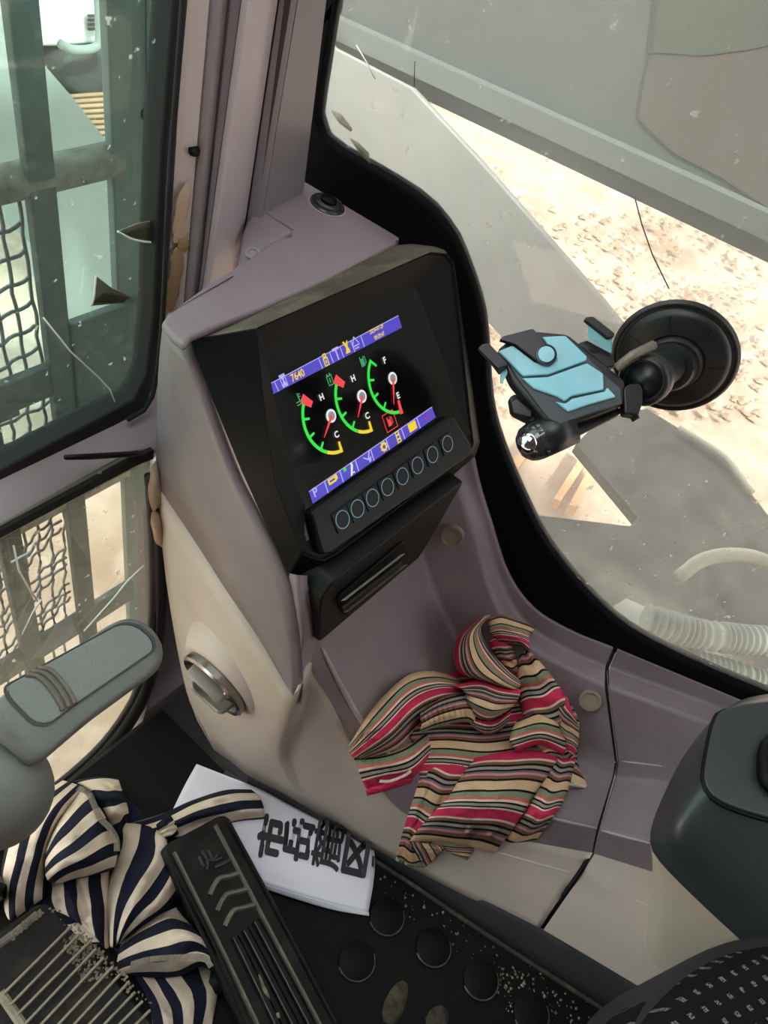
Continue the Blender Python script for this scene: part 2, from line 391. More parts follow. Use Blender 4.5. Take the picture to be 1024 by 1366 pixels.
# corner pillar, an extruded profile
top = [(236, -90, -.008), (252, -90, -.012), (287, -90, -.016), (303, -90, -.022), (315, -90, -.014), (333, -90, -.024), (345, -90, -.031), (375, -90, -.028), (384, -90, -.017), (424, -90, .0)]
bot = [(203, 480, -.008), (217, 480, -.012), (238, 480, -.016), (250, 480, -.022), (254, 480, -.014), (256, 480, -.024), (264, 480, -.031), (290, 480, -.028), (302, 470, -.017), (372, 400, .0)]
rows = [[G(*p) for p in top], [G(*p) for p in bot]]
rows[0] = [a + (a - b) * ((1.38 - a[2]) / (a[2] - b[2])) for a, b in zip(*rows)]
pil = bpy.data.objects.new('wall_corner', None); C.objects.link(pil); pil['kind'] = 'structure'
def strip(name, idx, m, parent, bev=.002):
    a = [rows[0][i] for i in idx]; b = [rows[1][i] for i in idx]; kk = len(idx)
    v = a + b; ff = orient(v, [(i, i + 1, kk + i + 1, kk + i) for i in range(kk - 1)], (-1, -1, .3))
    return obj(name, v, ff, m, parent, solid=.012, bevel=bev)
strip('foam_strip', [1, 2], mat('stained_pillar_edge', 'c8bcb6', .7, col2='bfb1aa', nscale=4), pil, 0)
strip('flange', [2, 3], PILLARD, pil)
strip('channel', [3, 4, 5], mat('channel_paint', '7c7478', .5), pil)
strip('ridge', [5, 6, 7, 8], mat('pink_grey_paint', 'b9adb0', .45, dirt='9c9092', dscale=5, damt=.3), pil, .005)
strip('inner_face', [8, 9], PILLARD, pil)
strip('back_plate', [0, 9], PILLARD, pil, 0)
tube('bolt_hole', [G(259, 198, -.0175), G(259, 205, -.0175)], .004, BLACKM, pil)
# rotted foam showing on the pillar edge
def blob(name, pts, m, parent, h=.006, nrm=(-.2, -1, .2)):
    c = sum(pts, np.zeros(3)) / len(pts); n_ = unit(nrm); k = len(pts)
    v = list(pts) + [c + (p - c) * .65 + n_ * h * random.uniform(.7, 1.2) for p in pts] + [c + n_ * h]
    ff = [(i, (i + 1) % k, k + (i + 1) % k, k + i) for i in range(k)] + [(k + i, k + (i + 1) % k, 2 * k) for i in range(k)]
    ff = orient(v, ff, nrm)
    return obj(name, v, ff, m, parent, smooth=True, sub=0 if h < .0025 else 1)
FOAMB = mat('brown_foam', 'a98c66', .9, bump=.8, bscale=80, col2='8c7050', nscale=20)
def rough_patch(pts, m, pl, h):
    c = np.mean(np.array(pts, float), 0); q = []
    for i in range(len(pts)):
        a, b = np.array(pts[i], float), np.array(pts[(i + 1) % len(pts)], float)
        for u in (0, .33, .66): q.append(a + (b - a) * u + np.array([random.uniform(-1.6, 1.6), random.uniform(-2, 2)]))
    blob('foam_patch', [pl(*p) for p in q], m, pil, h)
def fp(x, y): return G(x, y, -.0165)
def fq(x, y): return P(x, y, 'y', .40)
rough_patch([(231, 300), (236, 270), (246, 246), (254, 240), (252, 285), (246, 300), (249, 318), (238, 324), (230, 322)], FOAM, fp, .0015)
rough_patch([(236, 318), (250, 312), (252, 330), (246, 336), (238, 334)], FOAMB, fp, .0012)
rough_patch([(228, 345), (236, 330), (246, 330), (244, 365), (238, 395), (230, 418), (222, 412), (223, 380)], FOAMB, fp, .0012)
rough_patch([(197, 660), (200, 625), (208, 612), (216, 640), (216, 675), (204, 685)], FOAM, fq, .006)
rough_patch([(200, 700), (204, 680), (212, 680), (222, 720), (218, 735), (206, 722)], FOAM, fq, .006)
# wall below the pillar, seen past the console
slab('lower_wall', [P(x, y, 'y', .40) for x, y in [(205, 690), (212, 700), (330, 700), (330, 1000), (215, 985), (190, 1005), (178, 1000), (210, 900)]], (0, -1, 0), .03, mat('dark_wall_trim', '5c5357', .55, dirt='40383a', dscale=8, damt=.5), pil)

# right-hand window
win3 = bpy.data.objects.new('window_3', None); C.objects.link(win3); win3['kind'] = 'structure'
CW = .622
def CP(y, z, c): return V3(((c - NC[1] * y) / NC[0], y, z))
slab('pane', [up_to(P(436, -80, 'c', CW + .012), P(410, 100, 'c', CW + .012), 1.37)] + [P(x, y, 'c', CW + .012) for x, y in [(436, -80), (410, 100), (420, 190), (545, 275), (590, 325), (625, 420), (640, 540), (690, 690), (750, 785), (820, 850), (1000, 935), (1160, 990)]] + [CP(-.95, .34, CW + .012), CP(-.95, 1.37, CW + .012)], -NC, .004, RIGHTGLASS, win3)
inn = [(456, -80), (444, 0), (432, 80), (421, 160), (428, 182), (450, 200), (500, 228), (560, 266), (592, 300), (610, 330), (636, 400), (645, 450), (652, 540), (668, 600), (700, 675), (728, 728), (760, 770), (795, 808), (835, 842), (900, 878), (1000, 922), (1160, 985)]
outr = [(423, -80), (414, 0), (405, 80), (384, 170), (380, 222), (415, 255), (470, 290), (520, 325), (555, 350), (580, 385), (600, 440), (612, 500), (618, 560), (630, 620), (652, 700), (672, 755), (700, 802), (745, 840), (815, 868), (895, 905), (985, 943), (1160, 1020)]
oo = [P(x, y, 'c', CW) for x, y in outr]; ii = [P(x, y, 'c', CW + .002) for x, y in inn]
oo = cr([up_to(oo[0], oo[1], 1.38)] + oo, 90); ii = cr([up_to(ii[0], ii[1], 1.38)] + ii, 90)
v = oo + ii + [p + NC * .02 for p in ii] + [p + NC * .02 for p in oo]; k = 90; f = []
for i in range(k - 1):
    for a in range(3): f.append((a * k + i, a * k + i + 1, (a + 1) * k + i + 1, (a + 1) * k + i))
obj('border_band', v, orient(v, f, -NC), CLOTHSEAL, win3, bevel=.003)
for pts in ([(437, 145), (452, 152), (468, 165), (480, 185), (494, 212)],):
    pass
blob('film_tear', [P(x, y, 'c', CW + .007) for x, y in [(440, 146), (455, 152), (470, 172), (468, 176), (452, 164)]], mat('dry_film', 'b5b39e', .8, col2='8a8a70', nscale=40), win3, .002, -NC)
blob('film_tear', [P(x, y, 'c', CW + .007) for x, y in [(466, 184), (478, 190), (492, 204), (493, 218), (480, 205)]], mat('dry_film2', 'a5a58a', .8, col2='77785c', nscale=40), win3, .002, -NC)
for pts in ([(475, 60), (490, 85), (500, 105)], [(553, 82), (552, 115)], [(846, 262), (856, 300), (870, 340), (892, 385)]):
    tube('scratch', [P(x, y, 'c', CW + .007) for x, y in pts], .0005, mat('scratch_line', '55554c', .8) if pts[0][0] > 500 else CRACK, win3, ns=4)

# ------------------------------------------------------------------ outside the windscreen
YG = .62
gd = thing('windscreen_guard', 'dark grey steel bar and wire guard outside the windscreen', 'guard', (.4, YG, -.4))
def bar(name, x0, x1, z0, z1, y=YG, d=.012, m=STEELG, parent=gd, **kw):
    v, f = box_geo(x0, x1, y, y + d, z0, z1); return obj(name, v, f, m, parent, bevel=.002, **kw)
bar('bar', .371, .398, -.4, 1.0)
bar('bar', .278, .307, -.4, .34)
bar('post', .462, .503, -.4, 1.0, YG + .004, m=mat('post_paint', '66726f', .6, col2='5a6663', nscale=5, dirt='939b96', dscale=40, damt=.4))
bar('post_flange', .503, .545, -.4, 1.0, YG - .002, m=mat('pale_post_paint', '93a39c', .6, col2='84958f', nscale=8))
bar('bar', .30, .33, .34, .36)
v, f = tube_geo([(-.3, YG + .016, .584), (.2, YG + .016, .584), (.475, YG + .016, .585)], .0165, 14); obj('cross_tube', v, f, mat('muddy_tube', '6a665b', .9, col2='949083', nscale=50, bump=.6, bscale=200), gd, smooth=True)
v, f = tube_geo([(-.3, YG + .018, .165), (.47, YG + .018, .165)], .017, 14); obj('cross_tube', v, f, mat('muddy_tube2', '6a665b', .9, col2='949083', nscale=50, bump=.6, bscale=200), gd, smooth=True)
bar('cross_bar', -.3, .47, .345, .385, YG + .002)
bar('cross_bar', -.3, .47, -.125, -.08, YG + .002)
bar('side_plate', .398, .503, .215, .432, YG - .004)
lathe('bolt_hole', V3(P(195, 152, 'y', YG + .0035)), (0, -1, 0), [(.0062, -.002), (.0062, .0006), (.001, .0006)], BLACKM, gd, ns=16)
WIRE = mat('guard_wire', '76787a', .6, dirt='a09a8e', dscale=90, damt=.5)
def wire(p, q, wl=.03, amp=.002, r=.0021):
    p, q = V3(p), V3(q); L = np.linalg.norm(q - p); n_ = max(8, int(L / wl * 4)); pts = []
    for i in range(n_ + 1):
        s = i / n_; w = math.sin(2 * math.pi * s * L / wl)
        pts.append(p + (q - p) * s + V3((0, amp * w, 0)) + V3((random.uniform(-1, 1), 0, random.uniform(-1, 1))) * .0007)
    v, f = tube_geo(pts, r, 5); obj('wire', v, f, WIRE, gd, smooth=True)
for i, z in enumerate(np.arange(.395, .56, .0285)): wire((.22, YG + .02, z - .022), (.372, YG + .02, z + .004))
for i, x in enumerate(np.arange(.26, .38, .019)): wire((x, YG + .02, .34), (x - .004, YG + .02, .575), .057)
for x, z0, z1 in ((.338, .60, .66), (.336, .66, .70)): wire((x, YG + .02, z0), (x - .006, YG + .02, z1), .05)
for z in (.625, .665, .70): wire((.28, YG + .02, z - .004), (.352, YG + .02, z), .06)
for z in np.arange(.19, .34, .03): wire((.22, YG + .022, z), (.40, YG + .022, z + .01))
for x in np.arange(.25, .40, .02): wire((x, YG + .022, .19), (x, YG + .022, .34))
for i, z in enumerate(np.arange(-.10, .15, .026)): wire((.15, YG + .022, z - .10), (.372, YG + .022, z + .05 - .01 * (i % 3)), .03, .003)
for i, x in enumerate(np.arange(.18, .375, .019)): wire((x + .01, YG + .022, .15), (x - .02, YG + .022, -.2), .05, .003)
o = slab('steel_plate', [P(x, y, 'y', 1.25) for x, y in [(-60, -50), (0, 18), (95, 128), (166, 218), (240, 300), (240, 500), (95, 470), (48, 330), (0, 290), (-60, 290)]], (0, -1, .1), .05, PLATE)
tag(o, 'broad pale grey steel plate with a slanted edge standing behind the bar guard', 'plate')
# the second machine
t = thing('tracked_machine', 'white machine with dark counterweight and tan crawler track beyond the windscreen', 'excavator', P(110, 200, 'y', 4.0) * V3((1, 1, 0)) + V3((0, 0, -1.15)))
YM = 3.6
slab('engine_hood', rounded([P(x, y, 'y', YM) for x, y in [(-40, -70), (165, -90), (165, 50), (150, 56), (84, 62), (30, 62), (-40, 60)]], .05), (0, -1, .2), 1.2, WHITEP, t, bevel=.03)
slab('counterweight', rounded([P(x, y, 'y', YM - .1) for x, y in [(86, 72), (170, 62), (170, 128), (120, 135), (84, 120)]], .1), (0, -1, .2), 1.0, DARKM, t, bevel=.03)
for i in range(4):
    slab('vent_louvre', [P(x, y, 'y', YM - .03) for x, y in [(120, 20 + i * 6), (141, 19 + i * 6), (141, 22 + i * 6), (120, 23 + i * 6)]], (0, -1, .2), .02, DARKM, t)
tube('handrail', cr([P(x, y, 'y', YM - .2) for x, y in [(80, 58), (95, 66), (122, 65), (132, 55), (132, 20), (129, -30)]], 24), .02, mat('grey_rail', '8d9494', .5), t)
TAN = mat('muddy_track', 'c2a184', .9, col2='a98868', nscale=8)
for i in range(14):
    a = 124 + i * 7
    slab('track_shoe', [P(x, y, 'y', YM - .15) for x, y in [(60, a + 4), (175, a - 4 + i * .6), (175, a + i * .6), (60, a + 8.2)]], (0, -.6, .8), .12, TAN, t)
slab('track_frame', [P(x, y, 'y', YM) for x, y in [(60, 118), (180, 110), (180, 225), (60, 225)]], (0, -1, 0), .3, mat('track_gap', '6d5a48', .9), t)

# ------------------------------------------------------------------ outside the side window: boom, plates, hoses
BOOM = mat('boom_paint', '6c7674', .6, col2='5f6967', nscale=2.5, dirt='868e8b', dscale=5, damt=.4)
bm_ = thing('excavator_boom', 'large grey green boom crossing above the sandy ground outside the right side window', 'boom', (1.4, .5, .53))
XB = 1.1
zb = lambda y: .555 - .035 * y
v = []; f = []
for y in (-1.6, 4.0):
    for x, z in ((XB, zb(y)), (XB, zb(y) + .9), (XB + .55, zb(y) + .9), (XB + .55, zb(y))): v.append(V3((x, y, z)))
f = [(0, 1, 5, 4), (1, 2, 6, 5), (2, 3, 7, 6), (3, 0, 4, 7), (0, 3, 2, 1), (4, 5, 6, 7)]
obj('boom_box', v, f, BOOM, bm_)
v = []
for y in (-1.6, 4.0):
    for x, z in ((XB - .02, zb(y) + .03), (XB - .02, zb(y) + .06), (XB + .02, zb(y) + .06), (XB + .02, zb(y) + .03)): v.append(V3((x, y, z)))
obj('flange', v, f, mat('boom_flange_paint', '788380', .5), bm_)
for nm, pts, c1, c2 in (('brown_reflection', [(872, 60), (1060, 40), (1060, 300), (960, 236), (900, 205), (852, 160), (858, 110)], '727069', '6b6d69'), ('green_reflection', [(884, -60), (1060, -60), (1060, 52), (1000, 66), (940, 74), (870, 70)], '667062', '626c64')):
    slab(nm, [P(x, y, 'x', XB - (.002 if nm == 'brown_reflection' else .0032)) for x, y in pts], (-1, 0, 0), .0015, mat(nm + '_paint', c1, .8, col2=c2, nscale=7, dirt='77807a', dscale=9, damt=.7), bm_)  # brown and green window reflection painted as thin patches on the boom side
# pale plate below the boom, a leaning side cover
pl = slab('side_cover', [P(x, y, 'x', 1.05) for x, y in [(400, -40), (440, 60), (548, 116), (640, 214), (800, 396), (860, 470), (770, 560), (640, 420), (560, 300), (440, 200), (380, 120)]], (-1, 0, .3), .02, mat('pale_cover_paint', 'adb3b0', .6, col2='9ea5a2', nscale=5, dirt='c2c0b6', dscale=4, damt=.5), bevel=.004)
tag(pl, 'pale grey sloping steel cover right behind the black side window border', 'plate')
ZD = -.3
dk = slab('deck_plate', [P(x, y, 'z', ZD) for x, y in [(768, 592), (800, 560), (862, 545), (935, 590), (965, 612), (1003, 660), (1080, 760), (1150, 1000), (900, 1000), (700, 860), (640, 690), (690, 684), (840, 702), (850, 690)]], (0, 0, 1), .03, mat('dusty_deck', '63625a', .85, col2='4b4c45', nscale=9, dirt='858277', dscale=16, damt=.6, bump=.6, bscale=40))
tag(dk, 'dusty grey deck plate below the side window under the ribbed hoses', 'plate')
tube_e = tube('deck_rail', cr([P(x, y, 'z', ZD + .02) for x, y in [(905, 570), (962, 606), (985, 632), (1003, 657)]], 16), .009, mat('rail_paint', 'c9c4b2', .5)); tag(tube_e, 'thin pale rail along the far edge of the dusty deck plate', 'rail')
HOSE = mat('dusty_hose', '8f9a92', .7, dirt='b9b9ab', dscale=12, damt=.5)
def hose(pts, r, label):
    pts = cr([P(*p) for p in pts], 220); rr = [r * (1 + .14 * math.sin(2 * math.pi * i / 8)) for i in range(220)]
    v, f = tube_geo(pts, rr, 12); o = obj('corrugated_hose', v, f, HOSE, smooth=True); return tag(o, label, 'hose')
hose([(860, 825, 'z', -.12), (910, 840, 'z', -.12), (960, 850, 'z', -.12), (1100, 862, 'z', -.12)], .027, 'upper of the two ribbed hoses beyond the side window bottom corner')
hose([(880, 872, 'z', -.17), (940, 888, 'z', -.17), (1000, 906, 'z', -.17), (1120, 949, 'z', -.17)], .024, 'lower of the two ribbed hoses, closest to the window border')
o = tube('bent_pipe', cr([P(*p) for p in [(905, 770, 'z', -.2), (935, 748, 'z', -.18), (975, 740, 'z', -.17), (1020, 748, 'z', -.17), (1100, 790, 'z', -.17)]], 30), .016, mat('pale_pipe', 'b5b3a2', .6)); tag(o, 'pale bent pipe arching over the dusty deck plate', 'pipe')
o = slab('crumpled_sheet', [P(x, y, 'z', -.2) for x, y in [(812, 812), (835, 798), (880, 818), (898, 860), (902, 880), (870, 870), (840, 842)]], (0, 0, 1), .006, mat('pale_sheet', 'b9bcae', .6, col2='a0a598', nscale=8)); tag(o, 'crumpled pale sheet at the near end of the ribbed hoses', 'sheet')
TIMB = mat('sunlit_timber', 'd9b48c', .8, col2='c79f78', nscale=5)
for i, pts in enumerate(([(738, 665), (748, 668), (790, 605), (780, 600)], [(758, 674), (772, 676), (800, 622), (790, 616)], [(680, 620), (690, 625), (720, 585), (712, 580)])):
    o = slab('timber', [P(x, y, 'z', -1.05) for x, y in pts], (0, 0, 1), .05, TIMB)
    tag(o, ['first sunlit timber strip on the ground below the phone holder', 'second sunlit timber strip, next to the dusty deck plate', 'short timber strip close to the black side window border'][i], 'timber')
# loose stones on the sandy ground, too many to count
bmv, bmf = [], []
for i in range(900):
    px, py = random.uniform(600, 1024), random.uniform(280, 560)
    c = P(px, py, 'z', -1.13); s = random.uniform(.008, .035)
    base = [V3((1, 0, 0)), V3((0, 1, 0)), V3((-1, 0, 0)), V3((0, -1, 0)), V3((0, 0, .8))]
    a = random.uniform(0, 6.28); ca, sa = math.cos(a), math.sin(a); k = len(bmv)
    for b in base: bmv.append(c + s * V3((b[0] * ca - b[1] * sa, b[0] * sa + b[1] * ca, b[2])) * random.uniform(.6, 1.3))
    bmf += [(k, k + 1, k + 4), (k + 1, k + 2, k + 4), (k + 2, k + 3, k + 4), (k + 3, k, k + 4)]
o = obj('gravel', bmv, bmf, mat('gravel_stone', 'c4ad94', .9, col2='9c8a78', nscale=3)); o['kind'] = 'stuff'; tag(o, 'loose stones scattered over the bright sandy ground', 'gravel')
o = thing('shrub', 'green shrubs growing beyond the boom at the window top corner', 'shrub', (4.5, 2.2, -1.15)); C.objects.unlink(o); bpy.data.objects.remove(o)

# ------------------------------------------------------------------ the monitor console, front section
con = thing('monitor_console', 'mauve and beige plastic console carrying the monitor in the cab corner', 'console', (.42, .15, 0))
# left side: mauve panel above the slanting colour split
S = [P(217, 432, 'x', .318), P(212, 480, 'x', .322), P(209, 540, 'x', .327), P(208, 595, 'x', .33), P(208, 645, 'x', .332)]
R1 = [P(x, y, 'x', .3005) for x, y in [(243, 470), (277, 557), (306, 631), (338, 694), (375, 771), (388, 850), (390, 928)]]
Rk = [P(x, y, 'x', .306) for x, y in [(254, 456), (290, 560), (318, 631), (350, 694), (386, 772), (400, 850), (404, 908)]]
DG = [S[-1], P(235, 685, 'x', .325), P(265, 730, 'x', .32), P(300, 785, 'x', .314), P(345, 852, 'x', .307), R1[-1]]
def coons(a, b, nr, nc):
    A = cr(a, nc); B = cr(b, nc); return [[A[c] + (B[c] - A[c]) * r / (nr - 1) for c in range(nc)] for r in range(nr)]
def patch(name, rows_, m, parent, out, **kw):
    nc = len(rows_[0]); v = [p for r in rows_ for p in r]; f = orient(v, grid_faces(len(rows_), nc), out)
    return obj(name, v, f, m, parent, smooth=True, **kw)
# silhouette + split as one side, ridge as the other
left = lerp_line(cr(S, 12) + cr(DG, 14)[1:], 26)
rid = cr(R1, 26); rin = cr(Rk, 26)
rn2 = [p + V3((.012, .0, -.014)) * (1 - i / 25.0 * .92) for i, p in enumerate(rin)]
rows_ = [left] + [[left[i] * (1 - u) + rid[i] * u for i in range(26)] for u in (.33, .66, .9)] + [[rid[i] * .96 + rin[i] * .04 + V3((.0, 0, .0)) for i in range(26)], rin, rn2]
patch('side_panel', rows_, MAUVE, con, (-1, -.3, .2), solid=.004)
# lower beige panel: side, then kick panel down to the floor
TOP = [S[-1], P(255, 715, 'x', .322), P(300, 785, 'x', .314), P(345, 852, 'x', .307), P(389, 927, 'x', .3015), Rk[6], P(415, 884, 'y', .187), P(440, 935, 'c', .381), P(466, 987, 'c', .395),
       P(500, 1040, 'c', .400), P(540, 1085, 'c', .404), P(600, 1105, 'c', .42), P(650, 1115, 'c', .433), P(700, 1122, 'c', .448), P(790, 1138, 'c', .475)]
BOT = [P(x, y, 'z', .012) for x, y in [(285, 1000), (296, 1008), (310, 1018), (330, 1034), (352, 1046), (364, 1052), (376, 1058), (410, 1078), (440, 1096), (475, 1118), (520, 1143), (575, 1172), (620, 1195), (660, 1213), (717, 1243)]]
MIDL = [P(225, 800, 'x', .336), P(247, 830, 'x', .333), P(275, 860, 'x', .329), P(305, 905, 'x', .322), P(360, 960, 'x', .318)]
MIDL2 = [P(252, 935, 'x', .341), P(262, 945, 'x', .339), P(283, 962, 'x', .337), P(312, 985, 'x', .333), P(355, 1005, 'x', .334)]
m1, m2 = [], []
for i in range(len(TOP)):
    if i < 5: m1.append(MIDL[i]); m2.append(MIDL2[i])
    else:
        s = max(0, (i - 9) / 5.0)
        m1.append(TOP[i] * (.70) + BOT[i] * .30 + NC * .006 * s + V3((0, 0, .030 * s)))
        if i >= 11: m1[-1] = [P(640, 1130, 'c', .424), P(655, 1134, 'c', .430), P(705, 1148, 'c', .441), P(773, 1167, 'c', .454)][i - 11]
        m2.append(TOP[i] * (.33) + BOT[i] * .67 + NC * .004 * s + V3((0, 0, .004 * s)))
v, f, nr = loft([TOP, m1, m2, BOT], 60, 10)
obj('kick_panel', v, orient(v, f, (-1, -.3, .2)), BEIGE, con, smooth=True, solid=.003, bevel=.0)
# the step: shelf, back wall, rim up to the window
ST = dict(
 E=[(628, 585, .612), (640, 640, .614), (655, 690, .615), (680, 765, .615), (715, 812, .615), (765, 842, .617), (818, 863, .62)],
 D2=[(612, 592, .607), (626, 648, .609), (645, 705, .610), (668, 780, .610), (702, 832, .611), (755, 866, .613), (807, 889, .616)],
 D=[(596, 600, .592), (612, 655, .595), (635, 720, .595), (655, 790, .59), (690, 850, .585), (745, 885, .585), (806, 915, .585)],
 Cw=[(556, 690, .565), (562, 742, .567), (585, 800, .57), (610, 850, .565), (660, 910, .56), (740, 975, .56), (820, 1017, .56)],
 C2=[(553, 694, .555), (559, 748, .557), (580, 806, .56), (604, 856, .555), (652, 920, .55), (735, 990, .55), (817, 1035, .55)],
 B=[(428, 800, .363), (428, 862, .369), (455, 915, .387), (485, 965, .403), (540, 1030, .416), (660, 1075, .447), (796, 1105, .48)],
 A=[(412, 830, .352), (415, 884, .362), (440, 935, .381), (466, 987, .395), (540, 1085, .404), (660, 1116, .436), (789, 1138, .475)])
grid = [[P(x, y, 'c', c) for x, y, c in ST[k]] for k in ('A', 'B', 'C2', 'Cw', 'D', 'D2', 'E')]
E2 = [p + NC * .01 + V3((0, 0, -.01)) for p in grid[-1]]
for g in (0, 1): # the slope starts at the foot of the column under the monitor
    pass
seamA = 40
rr = [cr(r, seamA) for r in grid + [E2]]
# rounded row-to-row transitions
patch('shelf_body', rr, MAUVE, con, (-.3, -.3, 1), bevel=.005, seg=4, solid=0, angle=16)
# column under the monitor
colm = [[P(384, 764, 'x', .3045), Rk[4], Rk[5], Rk[6], P(400, 940, 'x', .318)],
        [P(397, 767, 'y', .204), P(399, 772, 'y', .200), P(404, 850, 'y', .190), P(404, 906, 'y', .187), P(410, 930, 'y', .200)],
        [P(431, 769, 'y', .203), P(430, 775, 'y', .198), P(428, 820, 'y', .192), P(420, 880, 'y', .188), P(424, 902, 'y', .200)]]
v, f, nr = loft(colm, 12, 8); obj('column', v, orient(v, f, (-.5, -1, .3)), MAUVE, con, smooth=True)
# air vent, an upright recess
YV = .183
vent = slab('air_vent', rounded([P(x, y, 'y', YV) for x, y in [(425, 858), (428, 800), (445, 775), (600, 655), (620, 640), (565, 735), (558, 745)]], .006), (0, -1, 0), .03, BLACKM, con, bevel=.002)
slab('vent_frame', rounded([P(x, y, 'y', YV - .003) for x, y in [(450, 800), (540, 722), (546, 738), (536, 752), (460, 822)]], .006), (0, -1, 0), .004, BLACK, con, bevel=.0015)
VL = mat('vent_louvre', 'a39f97', .5, dirt='8d887e', dscale=30, damt=.5)
for a, b in (((455, 801), (534, 740)), ((459, 816), (538, 754))):
    p, q = P(*a, 'y', YV - .006), P(*b, 'y', YV - .006); w = V3((0, -.004, .001)); h = V3((0, 0, .0045))
    obj('louvre', *slab_geo([p, q, q + h + w, p + h + w], (0, -.3, 1), .0015), VL, vent)
slab('louvre_gap', [P(x, y, 'y', YV - .0075) for x, y in [(457, 809), (536, 748), (537, 752), (458, 813)]], (0, -1, 0), .001, RUBBER, vent)
# top deck behind the monitor hood
DZ = .645
dk_ = [(215, 430), (224, 418), (238, 406), (275, 380), (313, 356), (390, 304), (339, 272), (366, 246), (392, 228), (402, 226), (420, 237), (528, 307), (531, 318), (528, 326), (440, 372), (340, 415), (275, 440), (256, 448), (246, 461), (230, 449)]
def deckz(x, y): return P(x, y, 'z', DZ) if False else PP(x, y, V3((.40, .34, .634)), unit((0.05, -.14, 1)))
deck = [deckz(x, y) for x, y in dk_]
slab('top_panel', deck, (0, -.1, 1), .007, MAUVE, con, bevel=.003, seg=4)
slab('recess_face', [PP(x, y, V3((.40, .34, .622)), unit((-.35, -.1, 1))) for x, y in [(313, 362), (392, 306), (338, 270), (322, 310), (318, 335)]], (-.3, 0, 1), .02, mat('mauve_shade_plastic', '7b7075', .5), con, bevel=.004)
slab('side_skirt', [deckz(528, 307), deckz(532, 320), deckz(532, 320) + V3((0.002, -.004, -.08)), deckz(528, 307) + V3((0.002, 0, -.08))], (1, -.3, 0), .005, MAUVE, con)
bs = [deck[1]] + S + [P(225, 800, 'x', .336), P(252, 935, 'x', .341), P(285, 1000, 'z', .012)]
v = bs + [p + V3((.07, .012, 0)) for p in bs]; k = len(bs)
obj('back_skirt', v, [(i, i + 1, k + i + 1, k + i) for i in range(k - 1)], MAUVE, con, smooth=True)
lathe('screw', PP(337, 338, V3((.40, .34, .6225)), unit((-.35, -.1, 1))), (-.35, -.1, 1), [(.006, -.002), (.006, .001), (.004, .0015), (.003, 0), (.0005, 0)], PILLARD, con, ns=16)
SENS = mat('sensor_cap', '2a2a2c', .35)
cs = deckz(436, 274)
sens = lathe('light_sensor', cs, (0.05, -.14, 1), [(.0158, -.004), (.0158, .0015), (.0145, .0028), (.012, .002), (.0115, .0035), (.009, .0045), (.001, .0045)], SENS, con, ns=28)
lathe('sensor_dome', cs, (0.05, -.14, 1), [(.0078, .004), (.0072, .0065), (.004, .0082), (.0005, .0085)], BLACK, sens, ns=20)
lathe('sensor_ring', cs, (0.05, -.14, 1), [(.0170, -.002), (.0170, .0006), (.0158, .0008)], mat('sensor_rim', '9b9295', .5), sens, ns=28)
# screw plugs in the back wall
PLUG = mat('tan_plug', '8d8172', .7, dirt='6b604f', dscale=40, damt=.6)
def plug(px, py, c, n_, r=.012):
    p = P(px, py, 'c', c); o = lathe('screw_plug', p, n_, [(r, -.004), (r, .0008), (r * .85, .0012), (r * .82, -.002), (.001, -.002)], PLUG, con, ns=24)
    return o
pw = unit(np.cross(grid[4][3] - grid[3][3], grid[3][4] - grid[3][2])); pw = pw if pw[0] < 0 else -pw
plug(603, 716, .575, pw, .0125)
plug(787, 935, .573, unit((-.9, -.25, .55)), .0125)
# switch housing on the left side
SC_ = P(290, 909, 'x', .316); SN = unit((-.965, -.02, -.20))
lathe('switch_collar', SC_ + SN * -.006, SN, [(.064, -.020), (.057, -.004), (.050, .004), (.045, .0062), (.042, .0055), (.001, .005)], BEIGE, con, ns=40)
ring = lathe('switch_ring', SC_, SN, [(.0415, -.002), (.0420, .0075), (.0395, .0100), (.0355, .0085), (.0340, .002), (.001, .002)], CHROME, con, ns=40)
lathe('switch_recess', SC_, SN, [(.0345, .0), (.0340, .0030), (.001, .0032)], BLACKM, ring, ns=32)
ka, kb, kn = basis(SN)
def SW(u, w, h): return SC_ + ka * u + kb * w + kn * h
KN = mat('worn_switch_plastic', '8a837a', .4, dirt='8f887b', dscale=60, damt=.6)
def wing(w0, w1, bend):
    rows_ = []
    for h in (.0, .008, .015, .018):
        rows_.append([SW(u * (.026 - h * .15 - (.005 if h > .017 else 0)), w0 + bend * (1 - (u * u)) + h * .12, .002 + h) for u in (-1, -.5, 0, .5, 1)])
    v, f, nr = loft(rows_, 14, 8); obj('switch_wing', v, f, KN, ring, smooth=True, solid=.004, solid_off=0)
wing(.014, 0, .006); wing(-.016, 0, -.006)
tube('switch_stub', [SW(.022, .012, 0), SW(.022, .012, .009)], .007, CHROME, ring)

# ------------------------------------------------------------------ rear section of the console, behind the seam
rc = thing('rear_console_panel', 'mauve and beige console section behind the seam, running under the armrest box', 'console', (.55, -.25, 0))
RS = dict(A=[(793, 1139, .475), (870, 1163, .475)], B=[(800, 1108, .48), (868, 1125, .48)], C2=[(822, 1037, .55), (892, 1046, .55)], Cw=[(825, 1015, .56), (890, 1022, .56)],
          D=[(812, 916, .585), (935, 962, .585)], D2=[(813, 890, .616), (965, 946, .616)], E=[(824, 864, .62), (985, 931, .62)])
rows_ = []
for k in ('A', 'B', 'C2', 'Cw', 'D', 'D2', 'E'):
    a, b = (P(x, y, 'c', c) for x, y, c in RS[k]); L = np.linalg.norm(b - a); e = a + (b - a) * (.26 / L)
    rows_.append([a + (e - a) * s for s in np.linspace(0, 1, 8)])
rows_.append([p + NC * .01 + V3((0, 0, -.02)) for p in rows_[-1]])
patch('shelf_body', rows_, MAUVE, rc, (-.3, -.3, 1), bevel=.005, seg=4, angle=16)
